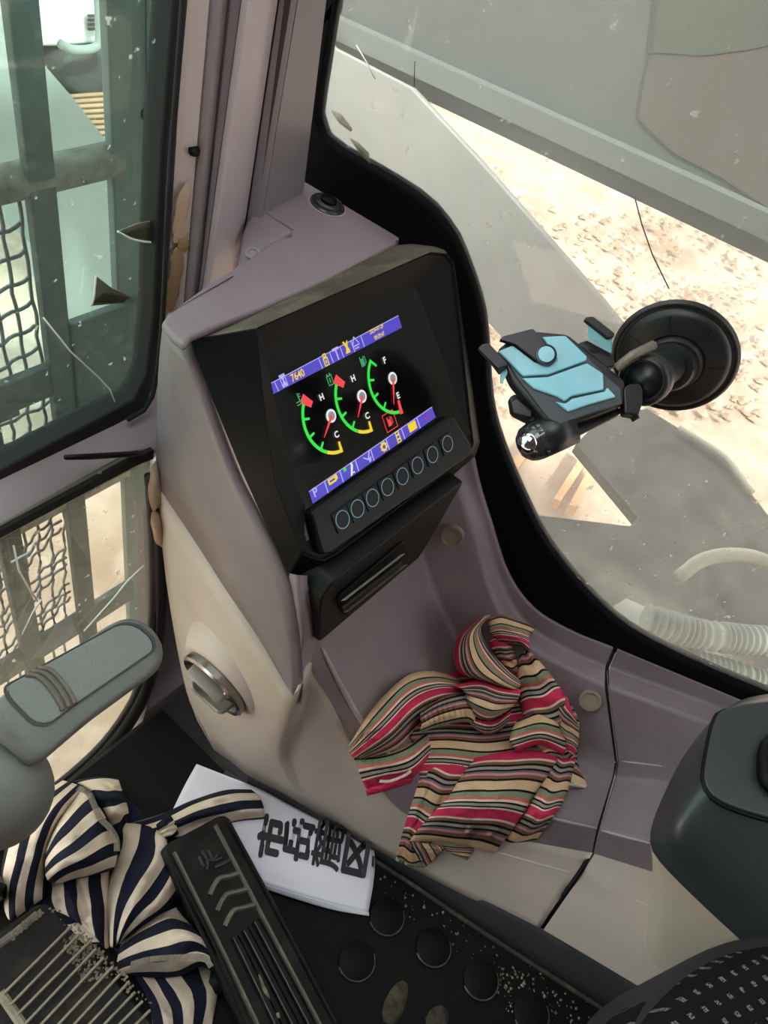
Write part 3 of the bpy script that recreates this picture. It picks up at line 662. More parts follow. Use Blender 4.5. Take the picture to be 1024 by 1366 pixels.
a0 = [P(793, 1139, 'c', .475), P(776, 1166, 'c', .452), P(722, 1244, 'z', .012)]
a1 = [P(870, 1163, 'c', .475), P(870, 1210, 'c', .452), P(862, 1328, 'z', .012)]
rows_ = [[p + (q - p) * s for s in np.linspace(0, 1.6, 10)] for p, q in zip(a0, a1)]
patch('kick_panel', rows_, BEIGE, rc, (-1, -.3, .3), bevel=.006, seg=3, angle=8)
# scuffed edges and edge highlights, painted as paler strips
SCUFF_HILITE = mat('scuff_highlight_mauve', 'a69ca0', .55, dirt='827980', dscale=30, damt=.8); HILITE_B = mat('highlight_beige', 'cbc2b8', .55, dirt='b0a69c', dscale=30, damt=.8)
def scuff_highlight(name, pts, m, parent, r=.0022, sink=.0014):
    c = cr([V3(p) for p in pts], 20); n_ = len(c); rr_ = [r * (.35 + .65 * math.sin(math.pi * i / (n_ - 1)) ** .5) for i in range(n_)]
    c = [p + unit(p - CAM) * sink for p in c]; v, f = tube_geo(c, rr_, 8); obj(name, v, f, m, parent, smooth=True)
gB, gC, gW, gD2, gD = grid[1], grid[2], grid[3], grid[5], grid[4]
scuff_highlight('scuff_highlight_edge', gB[1:5], SCUFF_HILITE, con, .0028)
scuff_highlight('scuff_highlight_edge', gW[1:4], SCUFF_HILITE, con)
scuff_highlight('scuff_highlight_edge', gW[4:], SCUFF_HILITE, con); scuff_highlight('scuff_highlight_edge', gB[-2:], SCUFF_HILITE, con, .0018)
scuff_highlight('scuff_highlight_edge', gD2[3:], SCUFF_HILITE, con, .0014)
scuff_highlight('scuff_highlight_edge', [P(655, 1134, 'c', .430), P(705, 1148, 'c', .441), P(770, 1166, 'c', .4535)], HILITE_B, con, .0018)
scuff_highlight('scuff_highlight_edge', [P(777, 1167, 'c', .452), P(820, 1188, 'c', .452), P(868, 1209, 'c', .452)], HILITE_B, rc, .0024)
scuff_highlight('scuff_highlight_edge', [P(828, 1015, 'c', .56), P(888, 1022, 'c', .56)], SCUFF_HILITE, rc); scuff_highlight('scuff_highlight_edge', [P(802, 1108, 'c', .48), P(868, 1125, 'c', .48)], SCUFF_HILITE, rc, .0018)
# dark seam between both sections
sp = [P(818, 863, 'c', .622), P(807, 889, 'c', .618), P(808, 915, 'c', .588), P(821, 1016, 'c', .563), P(818, 1036, 'c', .553), P(797, 1106, 'c', .483), P(790, 1138, 'c', .477), P(773, 1166, 'c', .4485), P(719, 1244, 'c', .403)]
sd = V3((.273, -.962, .0)); sdn = [p + NC * .008 - V3((0, 0, .009)) for p in sp]
patch('seam_backing', [[p - sd * .007 for p in sdn], [p + sd * .007 for p in sdn]], RUBBER, rc, (-.5, 0, 1))
tube('seam_gasket', [p + NC * .002 - V3((0, 0, .002)) for p in sp], .003, BLACKM, rc)
# black kick strip along the floor
ks = [P(x, y, 'z', .010) for x, y in [(330, 1030), (400, 1074), (475, 1120), (520, 1145), (620, 1197), (717, 1246), (862, 1331), (960, 1390)]]
kf = [P(x, y, 'z', .001) for x, y in [(330, 1050), (400, 1094), (470, 1130), (530, 1166), (640, 1240), (752, 1312), (840, 1368), (930, 1430)]]
v, f, nr = loft([[p + V3((.004, .001, .006)) for p in ks], ks, kf], 40); o = struct(obj('baseboard_right', v, orient(v, f, (-1, 0, 1)), mat('kick_strip_rubber', '2b2b2d', .5, dirt='45423c', dscale=10, damt=.4), smooth=True, solid=.003))

# ------------------------------------------------------------------ the monitor
MO = V3((.408, .259, .570)); MX = V3((1, 0, 0)); MY = unit((0, .63, .776)); MZ = np.cross(MX, MY)
def L_(u, w, h=0): return MO + MX * u + MY * w + MZ * h
def SP(x, y, h=0): return PP(x, y, MO + MZ * h, MZ)
mon = thing('display_monitor', 'black hooded machine monitor with lit gauges above a row of eight buttons', 'monitor', MO - MZ * .02)
# hood: rim ring in front, sloped sides going back to the console
rim_px = [(343, 437), (575, 336), (596, 338), (606, 352), (628, 560), (632, 592), (626, 606), (450, 738), (432, 748), (415, 744), (403, 738), (368, 645), (352, 530)]
rim_h = [.016, .016, .015, .015, .004, .002, .002, .002, .002, .002, .004, .008, .012]
in_px = [(354, 468), (545, 384), (552, 386), (556, 394), (604, 552), (610, 562), (606, 570), (440, 690), (430, 694), (420, 690), (412, 682), (385, 615), (366, 530)]
back_px = [(254, 453), (530, 327), (585, 322), (604, 332), (636, 560), (640, 590), (634, 608), (448, 770), (430, 776), (400, 776), (385, 768), (322, 628), (284, 535)]
rim = [SP(x, y, h) for (x, y), h in zip(rim_px, rim_h)]
inn_ = [SP(x, y, .001) for x, y in in_px]
bck = [SP(x, y, -.022) for x, y in back_px]
riml = [rim[i] * .94 + inn_[i] * .06 - MZ * .002 for i in range(13)]
k = 13
def ringfaces(n_rings, k):
    f = []
    for r in range(n_rings - 1):
        for i in range(k): j = (i + 1) % k; f.append((r * k + i, r * k + j, (r + 1) * k + j, (r + 1) * k + i))
    return f
v = bck + rim + riml + inn_; f = ringfaces(4, 13)
f = orient(v, f, MZ + MY * .5)
hood_o = obj('hood', v, f, [BLACK, BLACKD], mon, bevel=.003, seg=3, angle=20)
for i in (0, 1): hood_o.data.polygons[i].material_index = 1
# screen and its picture
scr = slab('screen', [SP(x, y, .0015) for x, y in [(338, 440), (572, 352), (628, 578), (408, 722)]], MZ, .006, SCREENBK, mon)
EB = emis('screen_blue', '4a3fc0'); EY = emis('screen_yellow', 'f0d020'); EG = emis('screen_green', '22e03a'); ER = emis('screen_red', 'f03a44'); EW = emis('screen_white', 'e6e6e6')
EL = emis('screen_lilac', 'b8b0f0'); EDK = emis('screen_dim', '2a2370'); EGD = emis('screen_teal', '2f9a60')
def flat(name, pxs, m, h): 
    pts = [SP(x, y, h) for x, y in pxs]; f = orient(pts, [tuple(range(len(pts)))], MZ); return obj(name, pts, f, m, scr)
def Lp(u, w, h): return L_(u, w, h)
def flatl(name, uw, m, h):
    pts = [L_(u, w, h) for u, w in uw]; f = orient(pts, [tuple(range(len(pts)))], MZ); return obj(name, pts, f, m, scr)
H1, H2, H3 = .0019, .0022, .0025
flat('top_bar', [(358, 513), (531, 421), (536, 437), (364, 526)], EB, H1)
flat('bottom_bar', [(412, 656), (576, 543), (581, 557), (417, 672)], EB, H1)
def lerp2(a, b, t): return (a[0] + (b[0] - a[0]) * t, a[1] + (b[1] - a[1]) * t)
def line_px(name, a, b, w, m, h):
    d = np.array([b[0] - a[0], b[1] - a[1]], float); d /= np.linalg.norm(d); q = np.array([-d[1], d[0]]) * w / 2
    return flat(name, [(a[0] + q[0], a[1] + q[1]), (b[0] + q[0], b[1] + q[1]), (b[0] - q[0], b[1] - q[1]), (a[0] - q[0], a[1] - q[1])], m, h)
for s in (.045, .385, .47, .55, .635, .71):
    line_px('bar_divider', lerp2((358, 513), (531, 421), s), lerp2((364, 526), (536, 437), s), 1.1, EL, H2)
line_px('bar_edge', (358, 513), (531, 421), 1, EL, H2); line_px('bar_edge', (412, 656), (576, 543), 1, EL, H2)
for i in range(1, 8):
    line_px('bar_divider', lerp2((412, 656), (576, 543), i / 8), lerp2((417, 672), (581, 557), i / 8), 1.3, EL, H2)
def stext(s, px, py, hpx, m, h=H3, bold=.0, sx=1.0, slope=None):
    o = SP(px, py, h); sz = hpx / FPX * np.linalg.norm(o - CAM) * 1.45
    return text('screen_text', s, o, MX, MY, sz, m, scr, bold * sz, sx)
stext('7640', 397, 501, 9.5, EY, bold=.02, sx=.9)
stext('2024-07-29', 502, 439, 5.2, EY, bold=.02, sx=.8); stext('09:39:47', 506, 448, 5.2, EY, bold=.02, sx=.8)
for s, x, y in (('H', 429, 530), ('C', 449, 580), ('H', 471, 505), ('C', 490, 555), ('F', 513, 481), ('E', 531, 528)):
    stext(s, x, y, 8, EW, bold=.03)
stext('P', 420.5, 657, 12, EL, bold=.02)
line_px('page_mark', (359, 513), (362, 522), 2.2, EY, H3)
# gauges
def gauge(cx, cy, needle, top_c, bot_c, top_red):
    o = SP(cx, cy); d = o - MO; u0, w0 = d @ MX, d @ MY
    R0, R1_ = .0265, .0292
    def arc(a0, a1, r0, r1, m, name, n_=10, h=H2):
        pts = [(u0 + r1 * math.cos(math.radians(a0 + (a1 - a0) * i / n_)), w0 + r1 * math.sin(math.radians(a0 + (a1 - a0) * i / n_))) for i in range(n_ + 1)]
        pts += [(u0 + r0 * math.cos(math.radians(a1 + (a0 - a1) * i / n_)), w0 + r0 * math.sin(math.radians(a1 + (a0 - a1) * i / n_))) for i in range(n_ + 1)]
        return flatl(name, pts, m, h)
    hi, lo = 128, 268
    arc(hi + (11 if top_red else 0), lo - (34 if not top_red is None else 8), R0, R1_, EG, 'gauge_arc', 24)
    if top_red: arc(hi - 2, hi + 12, R0 - .006, R1_ + .002, ER, 'gauge_red_zone', 4, H3)
    else: arc(hi, hi + 5, R0 - .006, R1_, EG, 'gauge_end', 4, H3)
    if top_red is None: arc(lo - 8, lo, R0 - .008, R1_ + .001, ER, 'gauge_red_zone', 4, H3)
    else:
        arc(lo - 34, lo, R0, R1_, EY, 'gauge_yellow_zone', 8, H3); arc(lo - 6, lo, R0 - .006, R1_, EY, 'gauge_end', 3, H3)
    for a in (160, 190, 219): arc(a, a + 4.5, R0 - .005, R0 + .0005, EG, 'gauge_tick', 2, H2)
    for r0, r1, m, h in ((.0001, .0052, EW, H2), (.0001, .0034, emis('hub_grey', '888890'), H3)):
        flatl('gauge_hub', [(u0 + r1 * math.cos(t_ * math.pi / 10), w0 + r1 * math.sin(t_ * math.pi / 10)) for t_ in range(20)], m, h)
    e = SP(*needle) - MO; eu, ew = e @ MX, e @ MY; q = np.array([eu - u0, ew - w0]); q /= np.linalg.norm(q); pq = np.array([-q[1], q[0]])
    flatl('gauge_needle', [(u0 + pq[0] * .0014, w0 + pq[1] * .0014), (u0 - pq[0] * .0014, w0 - pq[1] * .0014), (eu - pq[0] * .0003, ew - pq[1] * .0003), (eu + pq[0] * .0003, ew + pq[1] * .0003)], ER, H3 + .0003)
gauge(439, 555, (429, 584), 0, 0, True)
gauge(480, 529, (474, 557), 0, 0, True)
gauge(521, 505, (522, 540), 0, 0, None)
# pictograms
def poly_icon(name, cx, cy, s, polys, m, h=H3):
    o = SP(cx, cy) - MO; u0, w0 = o @ MX, o @ MY
    v, f = [], []
    for pl_ in polys:
        k = len(v); v += [L_(u0 + a * s, w0 + b * s, h) for a, b in pl_]; q = tuple(range(k, k + len(pl_)))
        f += orient(v, [q], MZ)
    return obj(name, v, f, m, scr)
def rect(a, b, c, d): return [(a, b), (c, b), (c, d), (a, d)]
def outline(a, b, c, d, t=.15): return [rect(a, b, c, b + t), rect(a, d - t, c, d), rect(a, b, a + t, d), rect(c - t, b, c, d)]
hourglass = outline(-.6, -1, .6, 1, .16) + [[(-.5, .8), (.5, .8), (.1, 0), (-.1, 0)], [(-.5, -.8), (-.1, 0), (.1, 0), (.5, -.8)]]
poly_icon('hour_icon', 375, 508, .0046, hourglass, EL)
poly_icon('lock_icon', 431, 480, .005, outline(-.5, -1, .5, .3, .2) + outline(-.35, .3, .35, .9, .18) + [rect(-.12, -.6, .12, -.1)], EY)
poly_icon('hammer_icon', 446, 472, .005, [rect(-.7, .5, .7, .9), rect(-.15, -1, .15, .5)], EL)
poly_icon('wrench_icon', 459, 463, .005, [[(-.6, .9), (-.2, .9), (.5, -.6), (.1, -.8)], [(.6, .9), (.2, .7), (-.5, -.9), (-.1, -1)], rect(-.5, -1, .5, -.75)], EY)
poly_icon('filter_icon', 471, 458, .005, [[(-.1, 1), (.1, 1), (.8, -.2), (.6, -.2)], [(-.1, 1), (-.8, -.2), (-.6, -.2), (.1, 1)], rect(-.8, -.5, .8, -.3), rect(-.5, -.9, .5, -.7)], EL)
poly_icon('coolant_icon', 396, 533, .0046, [rect(-.12, -.2, .12, 1), rect(0, .7, .5, .85), rect(0, .3, .5, .45), rect(-.8, -.4, .8, -.22), rect(-.8, -.85, .8, -.68)], EGD)
poly_icon('oil_icon', 437, 507, .0048, outline(-.6, -.9, .6, .7, .17) + [rect(-.45, .7, -.15, 1), rect(.15, .7, .45, 1), rect(-.12, -.5, .12, .3)], EGD)
pump = [rect(-.7, -.9, .3, .9), rect(.3, .5, .7, .7), rect(.55, -.5, .75, .5), rect(.3, -.6, .75, -.45)]
poly_icon('fuel_icon', 481, 482, .0045, pump, EGD)
poly_icon('fuel_icon_window', 480, 480, .0045, [rect(-.45, .2, .2, .65)], SCREENBK, H3 + .0002)
poly_icon('fuel_warning', 517, 562, .0042, pump, ER); poly_icon('fuel_warning_window', 516.5, 560.5, .0042, [rect(-.45, .2, .2, .65)], SCREENBK, H3 + .0002)
poly_icon('fuel_warning_frame', 517, 562, .0075, outline(-.95, -1, .95, 1, .08), ER)
poly_icon('horn_icon', 441, 640, .0052, [rect(-1, -.45, .4, -.15), rect(-1, .15, .4, .45), rect(-1, -.45, -.7, .45), [(.4, -.5), (1, -.2), (1, .5), (.4, .5)]], EY)
poly_icon('tool_icon', 464, 627, .0052, [[(-.3, -.9), (.1, -.9), (.9, .5), (.5, .7)], [(.3, .9), (.9, .9), (.6, .4)], [(0, -.6), (.8, -.8), (.7, -.5)]], EW)
poly_icon('tool_mark', 459, 625, .0035, [rect(-1, -.4, -.1, .5)], EG)
poly_icon('arm_icon', 487, 610, .0052, [[(-.9, .4), (0, -.2), (.7, .9), (.9, .8), (.1, -.6), (-.9, .2)], [(0, -.9), (.5, -.9), (.8, -.1), (.3, -.3)]], EL)
g = [(1.0 * math.cos(a) * (1 if i % 2 else .72), 1.0 * math.sin(a) * (1 if i % 2 else .72)) for i, a in enumerate(np.linspace(0, 2 * math.pi, 17)[:-1])]
poly_icon('gear_icon', 509, 596, .0048, [g], EY); poly_icon('gear_hole', 509, 596, .0018, [[(math.cos(a), math.sin(a)) for a in np.linspace(0, 6.28, 11)[:-1]]], EB, H3 + .0002)
poly_icon('panel_icon', 528, 583, .0050, outline(-.5, -1, .5, 1, .2) + [rect(-.3, -.5, .3, -.2), rect(-.3, .2, .3, .5)], EY)
poly_icon('card_icon', 547, 569, .0052, [rect(-1, -.7, 1, .7)], EY)
poly_icon('quiet_icon', 567, 556, .0045, [rect(-1, -.1, 1, .15), rect(-.4, -.5, .4, -.3), rect(-.15, 0, .15, .6)], emis('screen_magenta', '9a2a9a'))
# button panel
bp_px = [(415, 684), (425, 676), (598, 556), (606, 556), (628, 592), (630, 602), (622, 612), (442, 738), (432, 740), (428, 734)]
bpan = slab('button_panel', [SP(x, y, .0075) for x, y in bp_px], MZ, .012, mat('button_panel_black', '08090b', .45, spec=.25), mon, bevel=.0025, seg=3)
BTN = mat('button_rubber', '0b0d10', .5, spec=.25); RINGM = mat('button_ring_print', '7fa6c0', .5)
for i in range(8):
    x, y = lerp2((456, 693), (596, 592), i / 7); c = SP(x, y, .008); d = c - MO; u0, w0 = d @ MX, d @ MY
    b = slab('button', rounded([L_(u0 - .0088, w0 - .0085, .0086), L_(u0 + .0088, w0 - .0085, .0086), L_(u0 + .0088, w0 + .0085, .0086), L_(u0 - .0088, w0 + .0085, .0086)], .002), MZ, .004, BTN, bpan, bevel=.0008)
    o_ = [L_(u0 + .0072 * math.cos(a), w0 + .0072 * math.sin(a), .00885) for a in np.linspace(0, 2 * math.pi, 29)[:-1]]
    i_ = [L_(u0 + .0066 * math.cos(a), w0 + .0066 * math.sin(a), .00885) for a in np.linspace(0, 2 * math.pi, 29)[:-1]]
    v, f = frame_geo(o_, i_, MZ, .0002); obj('button_ring', v, f, RINGM, bpan)

#PART2
# ------------------------------------------------------------------ floor mat
mt = thing('floor_mat', 'black rubber floor mat with round studs and dried mud', 'mat', (0, 0, 0))
edge = [P(x, y, 'z', .004) for x, y in [(300, 1030), (400, 1096), (470, 1132), (530, 1167), (640, 1241), (752, 1313), (840, 1369), (960, 1450)]]
poly = edge + [V3((.40, -.62, .004)), V3((-.45, -.62, .004)), V3((-.45, .386, .004)), V3((.33, .386, .004))]
slab('mat_sheet', poly, (0, 0, 1), .0035, MATRUB, mt)
tube('edge_bead', cr(edge, 40), .003, mat('dusty_bead', '2c2a26', .7, dirt='6e6552', dscale=30, damt=.8), mt, ns=6)
STUDR = mat('worn_stud_rim', '3c3932', .7, dirt='8a8069', dscale=60, damt=.8)
for x, y in [(515, 1223), (577, 1264), (640, 1307), (475, 1282), (538, 1322), (707, 1352), (600, 1362)]:
    if (x, y) in ((538, 1322), (600, 1362)): continue
    c = P(x, y, 'z', .004); s = lathe('stud', c, (0, 0, 1), [(.0205, -.001), (.0198, .0035), (.0188, .0042), (.001, .0042)], MATRUB, mt, ns=28)
    th = [math.radians(a) for a in range(150, 331, 12)]
    v, f = tube_geo([c + V3((.0202 * math.cos(a), .0202 * math.sin(a), .0026)) for a in th], .0013, 5); obj('stud_rim', v, f, STUDR, s, smooth=True)
for pts in ([(507, 1366), (510, 1335), (530, 1306), (545, 1308), (545, 1330), (530, 1372)], [(560, 1372), (572, 1345), (590, 1338), (600, 1350), (598, 1375)]):
    q = [P(x, y, 'z', .0042) for x, y in pts]; blob('mud_patch', q, mat('mud_on_mat', '26221b', .95, bump=1, bscale=200, col2='4d4636', nscale=110), mt, .003, (0, 0, 1))
MUDV, MUDF = [], []
def crumbs(n_, region, z, name, parent, s0=.0008, s1=.003):
    v, f = [], []
    for i in range(n_):
        a, b = random.random(), random.random(); (p0, p1, p2, p3) = region
        x = (p0[0] * (1 - a) + p1[0] * a) * (1 - b) + (p3[0] * (1 - a) + p2[0] * a) * b
        y = (p0[1] * (1 - a) + p1[1] * a) * (1 - b) + (p3[1] * (1 - a) + p2[1] * a) * b
        c = z(x, y); s = random.uniform(s0, s1); k = len(v); t = random.uniform(0, 6.28)
        for j in range(4): v.append(c + V3((math.cos(t + j * 1.57) * s * random.uniform(.6, 1.3), math.sin(t + j * 1.57) * s * random.uniform(.6, 1.3), 0)))
        v.append(c + V3((0, 0, s * .7))); f += [(k + j, k + (j + 1) % 4, k + 4) for j in range(4)]
    o = obj(name, v, f, MUD, parent); o['kind'] = 'stuff'; return o
crumbs(90, [(500, 1160), (800, 1345), (760, 1366), (460, 1180)], lambda x, y: P(x, y, 'z', .004), 'mud_crumbs', mt, .0006, .002)
crumbs(80, [(690, 1290), (800, 1366), (700, 1380), (640, 1300)], lambda x, y: P(x, y, 'z', .004), 'mud_crumbs', mt, .0006, .0025)

# ------------------------------------------------------------------ printed paper
PAPER = mat('white_paper', 'e4e2ee', .6)
INK = mat('black_ink', '2b2930', .7)
pp = thing('paper_sheet', 'folded white paper with bold black characters lying under the pedal and shirt', 'paper', P(420, 1140, 'z', .005))
rows_ = [[P(x, y, 'z', z) for x, y, z in r] for r in (
    [(262, 1019, .006), (300, 1034, .007), (345, 1052, .008), (400, 1081, .009), (450, 1107, .010), (499, 1135, .010)],
    [(246, 1048, .012), (296, 1068, .017), (350, 1092, .020), (400, 1112, .020), (450, 1133, .018), (500, 1155, .013)],
    [(228, 1085, .014), (290, 1118, .020), (350, 1146, .023), (400, 1160, .023), (450, 1172, .020), (497, 1184, .014)],
    [(212, 1118, .010), (290, 1160, .016), (348, 1178, .018), (395, 1192, .018), (445, 1206, .015), (491, 1217, .010)])]
v, f, nr = loft(rows_, 40, 24); sheet_o = obj('sheet', v, orient(v, f, (0, 0, 1)), PAPER, pp, smooth=True, solid=.0006)
rows_ = [[P(x, y, 'z', z) for x, y, z in r] for r in (
    [(290, 1160, .016), (348, 1178, .018), (395, 1192, .018), (445, 1206, .015), (492, 1217, .010)],
    [(290, 1164, .010), (345, 1183, .012), (393, 1199, .011), (445, 1214, .009), (492, 1222, .008)],
    [(290, 1160, .005), (343, 1180, .006), (393, 1196, .006), (445, 1210, .005), (489, 1220, .005)])]
v, f, nr = loft(rows_, 30, 10); obj('fold', v, orient(v, f, (0, -1, .3)), PAPER, pp, smooth=True, solid=.0006)
def mesh_text(s, o, ex, ey, m, parent, bold, name):
    cu = bpy.data.curves.new(name, 'FONT'); cu.body = s; cu.size = 1; cu.offset = bold; cu.align_x = 'CENTER'; cu.align_y = 'CENTER'
    t = bpy.data.objects.new('tmp', cu); C.objects.link(t); bpy.context.view_layer.update()
    me = bpy.data.meshes.new_from_object(t.evaluated_get(bpy.context.evaluated_depsgraph_get()))
    vs = np.array([v.co[:] for v in me.vertices]); fs = [tuple(p.vertices) for p in me.polygons]
    bpy.data.objects.remove(t)
    if s not in '0123456789' and len(s) == 1 and len(vs):
        c = (vs.max(0) + vs.min(0)) / 2; vs = vs - c
    pts = [np.asarray(o) + np.asarray(ex) * a[0] + np.asarray(ey) * a[1] for a in vs]
    bpy.data.meshes.remove(me)
    return pts, fs
def paperpt(x, y):   # ray against the sheet
    return P(x, y, 'z', .0215)
bmh = bmesh.new(); bmh.from_mesh(sheet_o.data); bmh.transform(Matrix.Translation(Vector(ROOT[pp.name]))); SHT = BVHTree.FromBMesh(bmh); bmh.free()
def onsheet(x, y, h=.0011):
    d = ray(x, y); q = SHT.ray_cast(Vector(CAM), Vector(d)); t = q[3] if q[0] is not None else np.linalg.norm(paperpt(x, y) - CAM)
    return CAM + d * (t - h)
for s, cx, cy, wpx, hpx, bold in (('市', 361, 1117, 60, 36, .05), ('岳', 397, 1120, 60, 42, .042), ('麓', 437, 1127, 68, 42, .022), ('区', 475, 1140, 60, 37, .05)):
    pts, fs = mesh_text(s, (0, 0, 0), (1, 0, 0), (0, 1, 0), INK, pp, 0, 'printed_character')
    ex = np.array([9, -54.0]) / 54.7 * wpx; ey = np.array([-33, -8.0]) / 34.0 * hpx
    pts0, fs0, pts, fs = pts, fs, [], []
    for a in ((0, 0), (bold, 0), (-bold, 0), (0, bold), (0, -bold), (bold * .7, bold * .7), (-bold * .7, bold * .7), (bold * .7, -bold * .7), (-bold * .7, -bold * .7)):
        k = len(pts); pts += [p + V3((a[0], a[1], 0)) for p in pts0]; fs += [tuple(i + k for i in q) for q in fs0]
    pts = [onsheet(cx + ex[0] * p[0] + ey[0] * p[1], cy + ex[1] * p[0] + ey[1] * p[1]) for p in pts]
    if fs: obj('printed_character', pts, orient(pts, fs, (0, 0, 1)), INK, pp)
obj('printed_character', *slab_geo([paperpt(x, y) + V3((0, 0, -.007)) for x, y in [(498, 1138), (501, 1140), (500, 1155), (497, 1152)]], (0, 0, 1), .0003), INK, pp)

# ------------------------------------------------------------------ pedals
PED = mat('pedal_rubber', '070707', .45, spec=.2, dirt='37332b', dscale=14, damt=.5, bump=.15, bscale=300)
PEDW = mat('pedal_worn_edge', '5c584f', .5, dirt='8a8270', dscale=40, damt=.6)
p0, pn = P(290, 1200, 'z', .055), unit((.1, -.22, 1))
def Q(x, y, h=0): return PP(x, y, p0 + pn * h, pn)
pd = thing('travel_pedal', 'long black rubber pedal with three chevrons and lengthwise ribs', 'pedal', P(330, 1250, 'z', 0))
pedpx = [(215, 1134), (222, 1126), (292, 1088), (302, 1088), (308, 1094), (462, 1385), (345, 1420)]
slab('pedal_plate', rounded([Q(*a) for a in pedpx], [.004, .004, .004, .004, .004, 0, 0]), pn, .012, PED, pd, bevel=.002)
def rib(pts, w, h, name='rib', m=PED, parent=pd, q=Q):
    c = cr([q(*a, .0005) for a in pts], max(2, len(pts) * 6 if len(pts) > 2 else 2)); v, f = [], []
    nrm = pn if q is Q else pn2
    for i, p in enumerate(c):
        t = unit(c[min(i + 1, len(c) - 1)] - c[max(0, i - 1)]); s = np.cross(nrm, t) * w / 2
        v += [p - s * 1.4, p - s * .6 + nrm * h, p + s * .6 + nrm * h, p + s * 1.4]
    for i in range(len(c) - 1):
        for a in range(3): f.append((i * 4 + a, i * 4 + a + 1, i * 4 + 5 + a, i * 4 + 4 + a))
    f += [(0, 1, 2, 3), ((len(c) - 1) * 4 + 3, (len(c) - 1) * 4 + 2, (len(c) - 1) * 4 + 1, (len(c) - 1) * 4)]
    return obj(name, v, orient(v, f[:3], nrm) + f[3:], m, parent, smooth=False)
for pts in ([(232, 1137), (300, 1275), (352, 1385)], [(287, 1101), (350, 1222), (440, 1392)]): rib(pts, .0035, .003, 'long_rib', PEDW)
for pts in ([(303, 1094), (372, 1222), (458, 1386)], [(220, 1134), (285, 1262), (346, 1400)]): rib(pts, .004, .003, 'edge_rib', PED)
for dx, dy in ((0, 0), (10, 21), (20, 42)):
    v = []
    for pts in ([(281, 1193), (292, 1172)], [(292, 1172), (318, 1166)]): pass
    rib([(280 + dx, 1194 + dy), (286 + dx, 1181 + dy), (293 + dx, 1172 + dy), (305 + dx, 1169 + dy), (320 + dx, 1165 + dy)], .004, .003, 'chevron', PEDW)
for pts in ([(312, 1250), (330, 1285), (378, 1385)], [(326, 1240), (345, 1275), (402, 1385)], [(340, 1228), (362, 1268), (424, 1385)]):
    rib(pts, .007, .0035, 'long_rib', PED)
    a = pts; rib([(a[0][0] - 2, a[0][1] + 2), (a[1][0] - 3, a[1][1] + 1), (a[2][0] - 4, a[2][1])], .0012, .0039, 'worn_edge', PEDW)
EMB = mat('faint_emboss', '201f1e', .35)
for pts in ([(270, 1135), (277, 1150), (276, 1160)], [(278, 1134), (284, 1146), (290, 1140)], [(274, 1146), (285, 1148), (296, 1144)], [(266, 1142), (270, 1152), (273, 1156)]): rib(pts, .003, .0015, 'embossed_emblem', EMB)
rib([(286, 1157), (296, 1153), (307, 1147)], .004, .0012, 'embossed_line', EMB)
def mudblob(name, pts, q, parent, h, n_): blob(name, [q(*a, .002) for a in pts], MUD, parent, h, n_)
tube('pedal_hinge', [Q(300, 1300, -.010) * V3((1, 1, 0)) + V3((0, 0, .004)), Q(300, 1300, -.010)], .016, BLACKM, pd)
mudblob('dried_mud', [(342, 1300), (347, 1297), (350, 1312), (358, 1322), (362, 1335), (354, 1335), (347, 1320)], Q, pd, .003, pn)
for pts in ([(366, 1352), (372, 1350), (374, 1358), (368, 1360)], [(380, 1372), (386, 1370), (386, 1378)]): mudblob('dried_mud', pts, Q, pd, .002, pn)

pn2 = unit((.08, -.15, 1)); p2 = P(80, 1290, 'z', .10)
def Q2(x, y, h=0): return PP(x, y, p2 + pn2 * h, pn2)
pe = thing('footrest_pedal', 'worn dark pedal with pale diagonal ribs and dried mud', 'pedal', P(80, 1300, 'z', 0))
slab('pedal_plate', rounded([Q2(*a) for a in [(-40, 1268), (52, 1206), (64, 1206), (72, 1212), (228, 1395), (60, 1460), (-30, 1340)]], [0, .004, .004, .004, 0, 0, 0]), pn2, .014, mat('worn_pedal_plate', '13110f', .6, spec=.25, dirt='4a4236', dscale=22, damt=.6, bump=.5, bscale=200), pe, bevel=.002)
tube('pedal_stem', [Q2(80, 1300, -.012) * V3((1, 1, 0)) + V3((0, 0, .004)), Q2(80, 1300, -.012)], .018, BLACKM, pe)
RIBM = mat('pale_worn_rib', '8e8670', .6, dirt='5d5646', dscale=60, damt=.7)
for a, b in (((4, 1327), (95, 1236)), ((14, 1341), (106, 1246)), ((22, 1355), (118, 1258)), ((33, 1367), (128, 1266)), ((54, 1368), (138, 1278)), ((77, 1368), (150, 1290)), ((98, 1368), (160, 1300)), ((118, 1368), (170, 1312)), ((138, 1368), (180, 1324)), ((158, 1368), (190, 1336)), ((178, 1370), (200, 1348))):
    rib([a, b], .0022, .003, 'rib', RIBM, pe, Q2)
rib([(0, 1324), (14, 1344), (34, 1374)], .006, .002, 'side_edge', RIBM, pe, Q2)
rib([(-4, 1262), (24, 1241), (50, 1219)], .005, .001, 'worn_edge', PEDW, pe, Q2)
crumbs(240, [(80, 1250), (115, 1242), (165, 1300), (110, 1310)], lambda x, y: Q2(x, y, .001), 'dried_mud', pe, .0005, .002)
crumbs(70, [(60, 1206), (75, 1206), (205, 1340), (190, 1345)], lambda x, y: Q2(x, y, .001), 'dried_mud', pe, .0006, .002)
crumbs(70, [(10, 1248), (50, 1212), (58, 1218), (16, 1256)], lambda x, y: Q2(x, y, .0012), 'dried_mud', pe, .0006, .002)

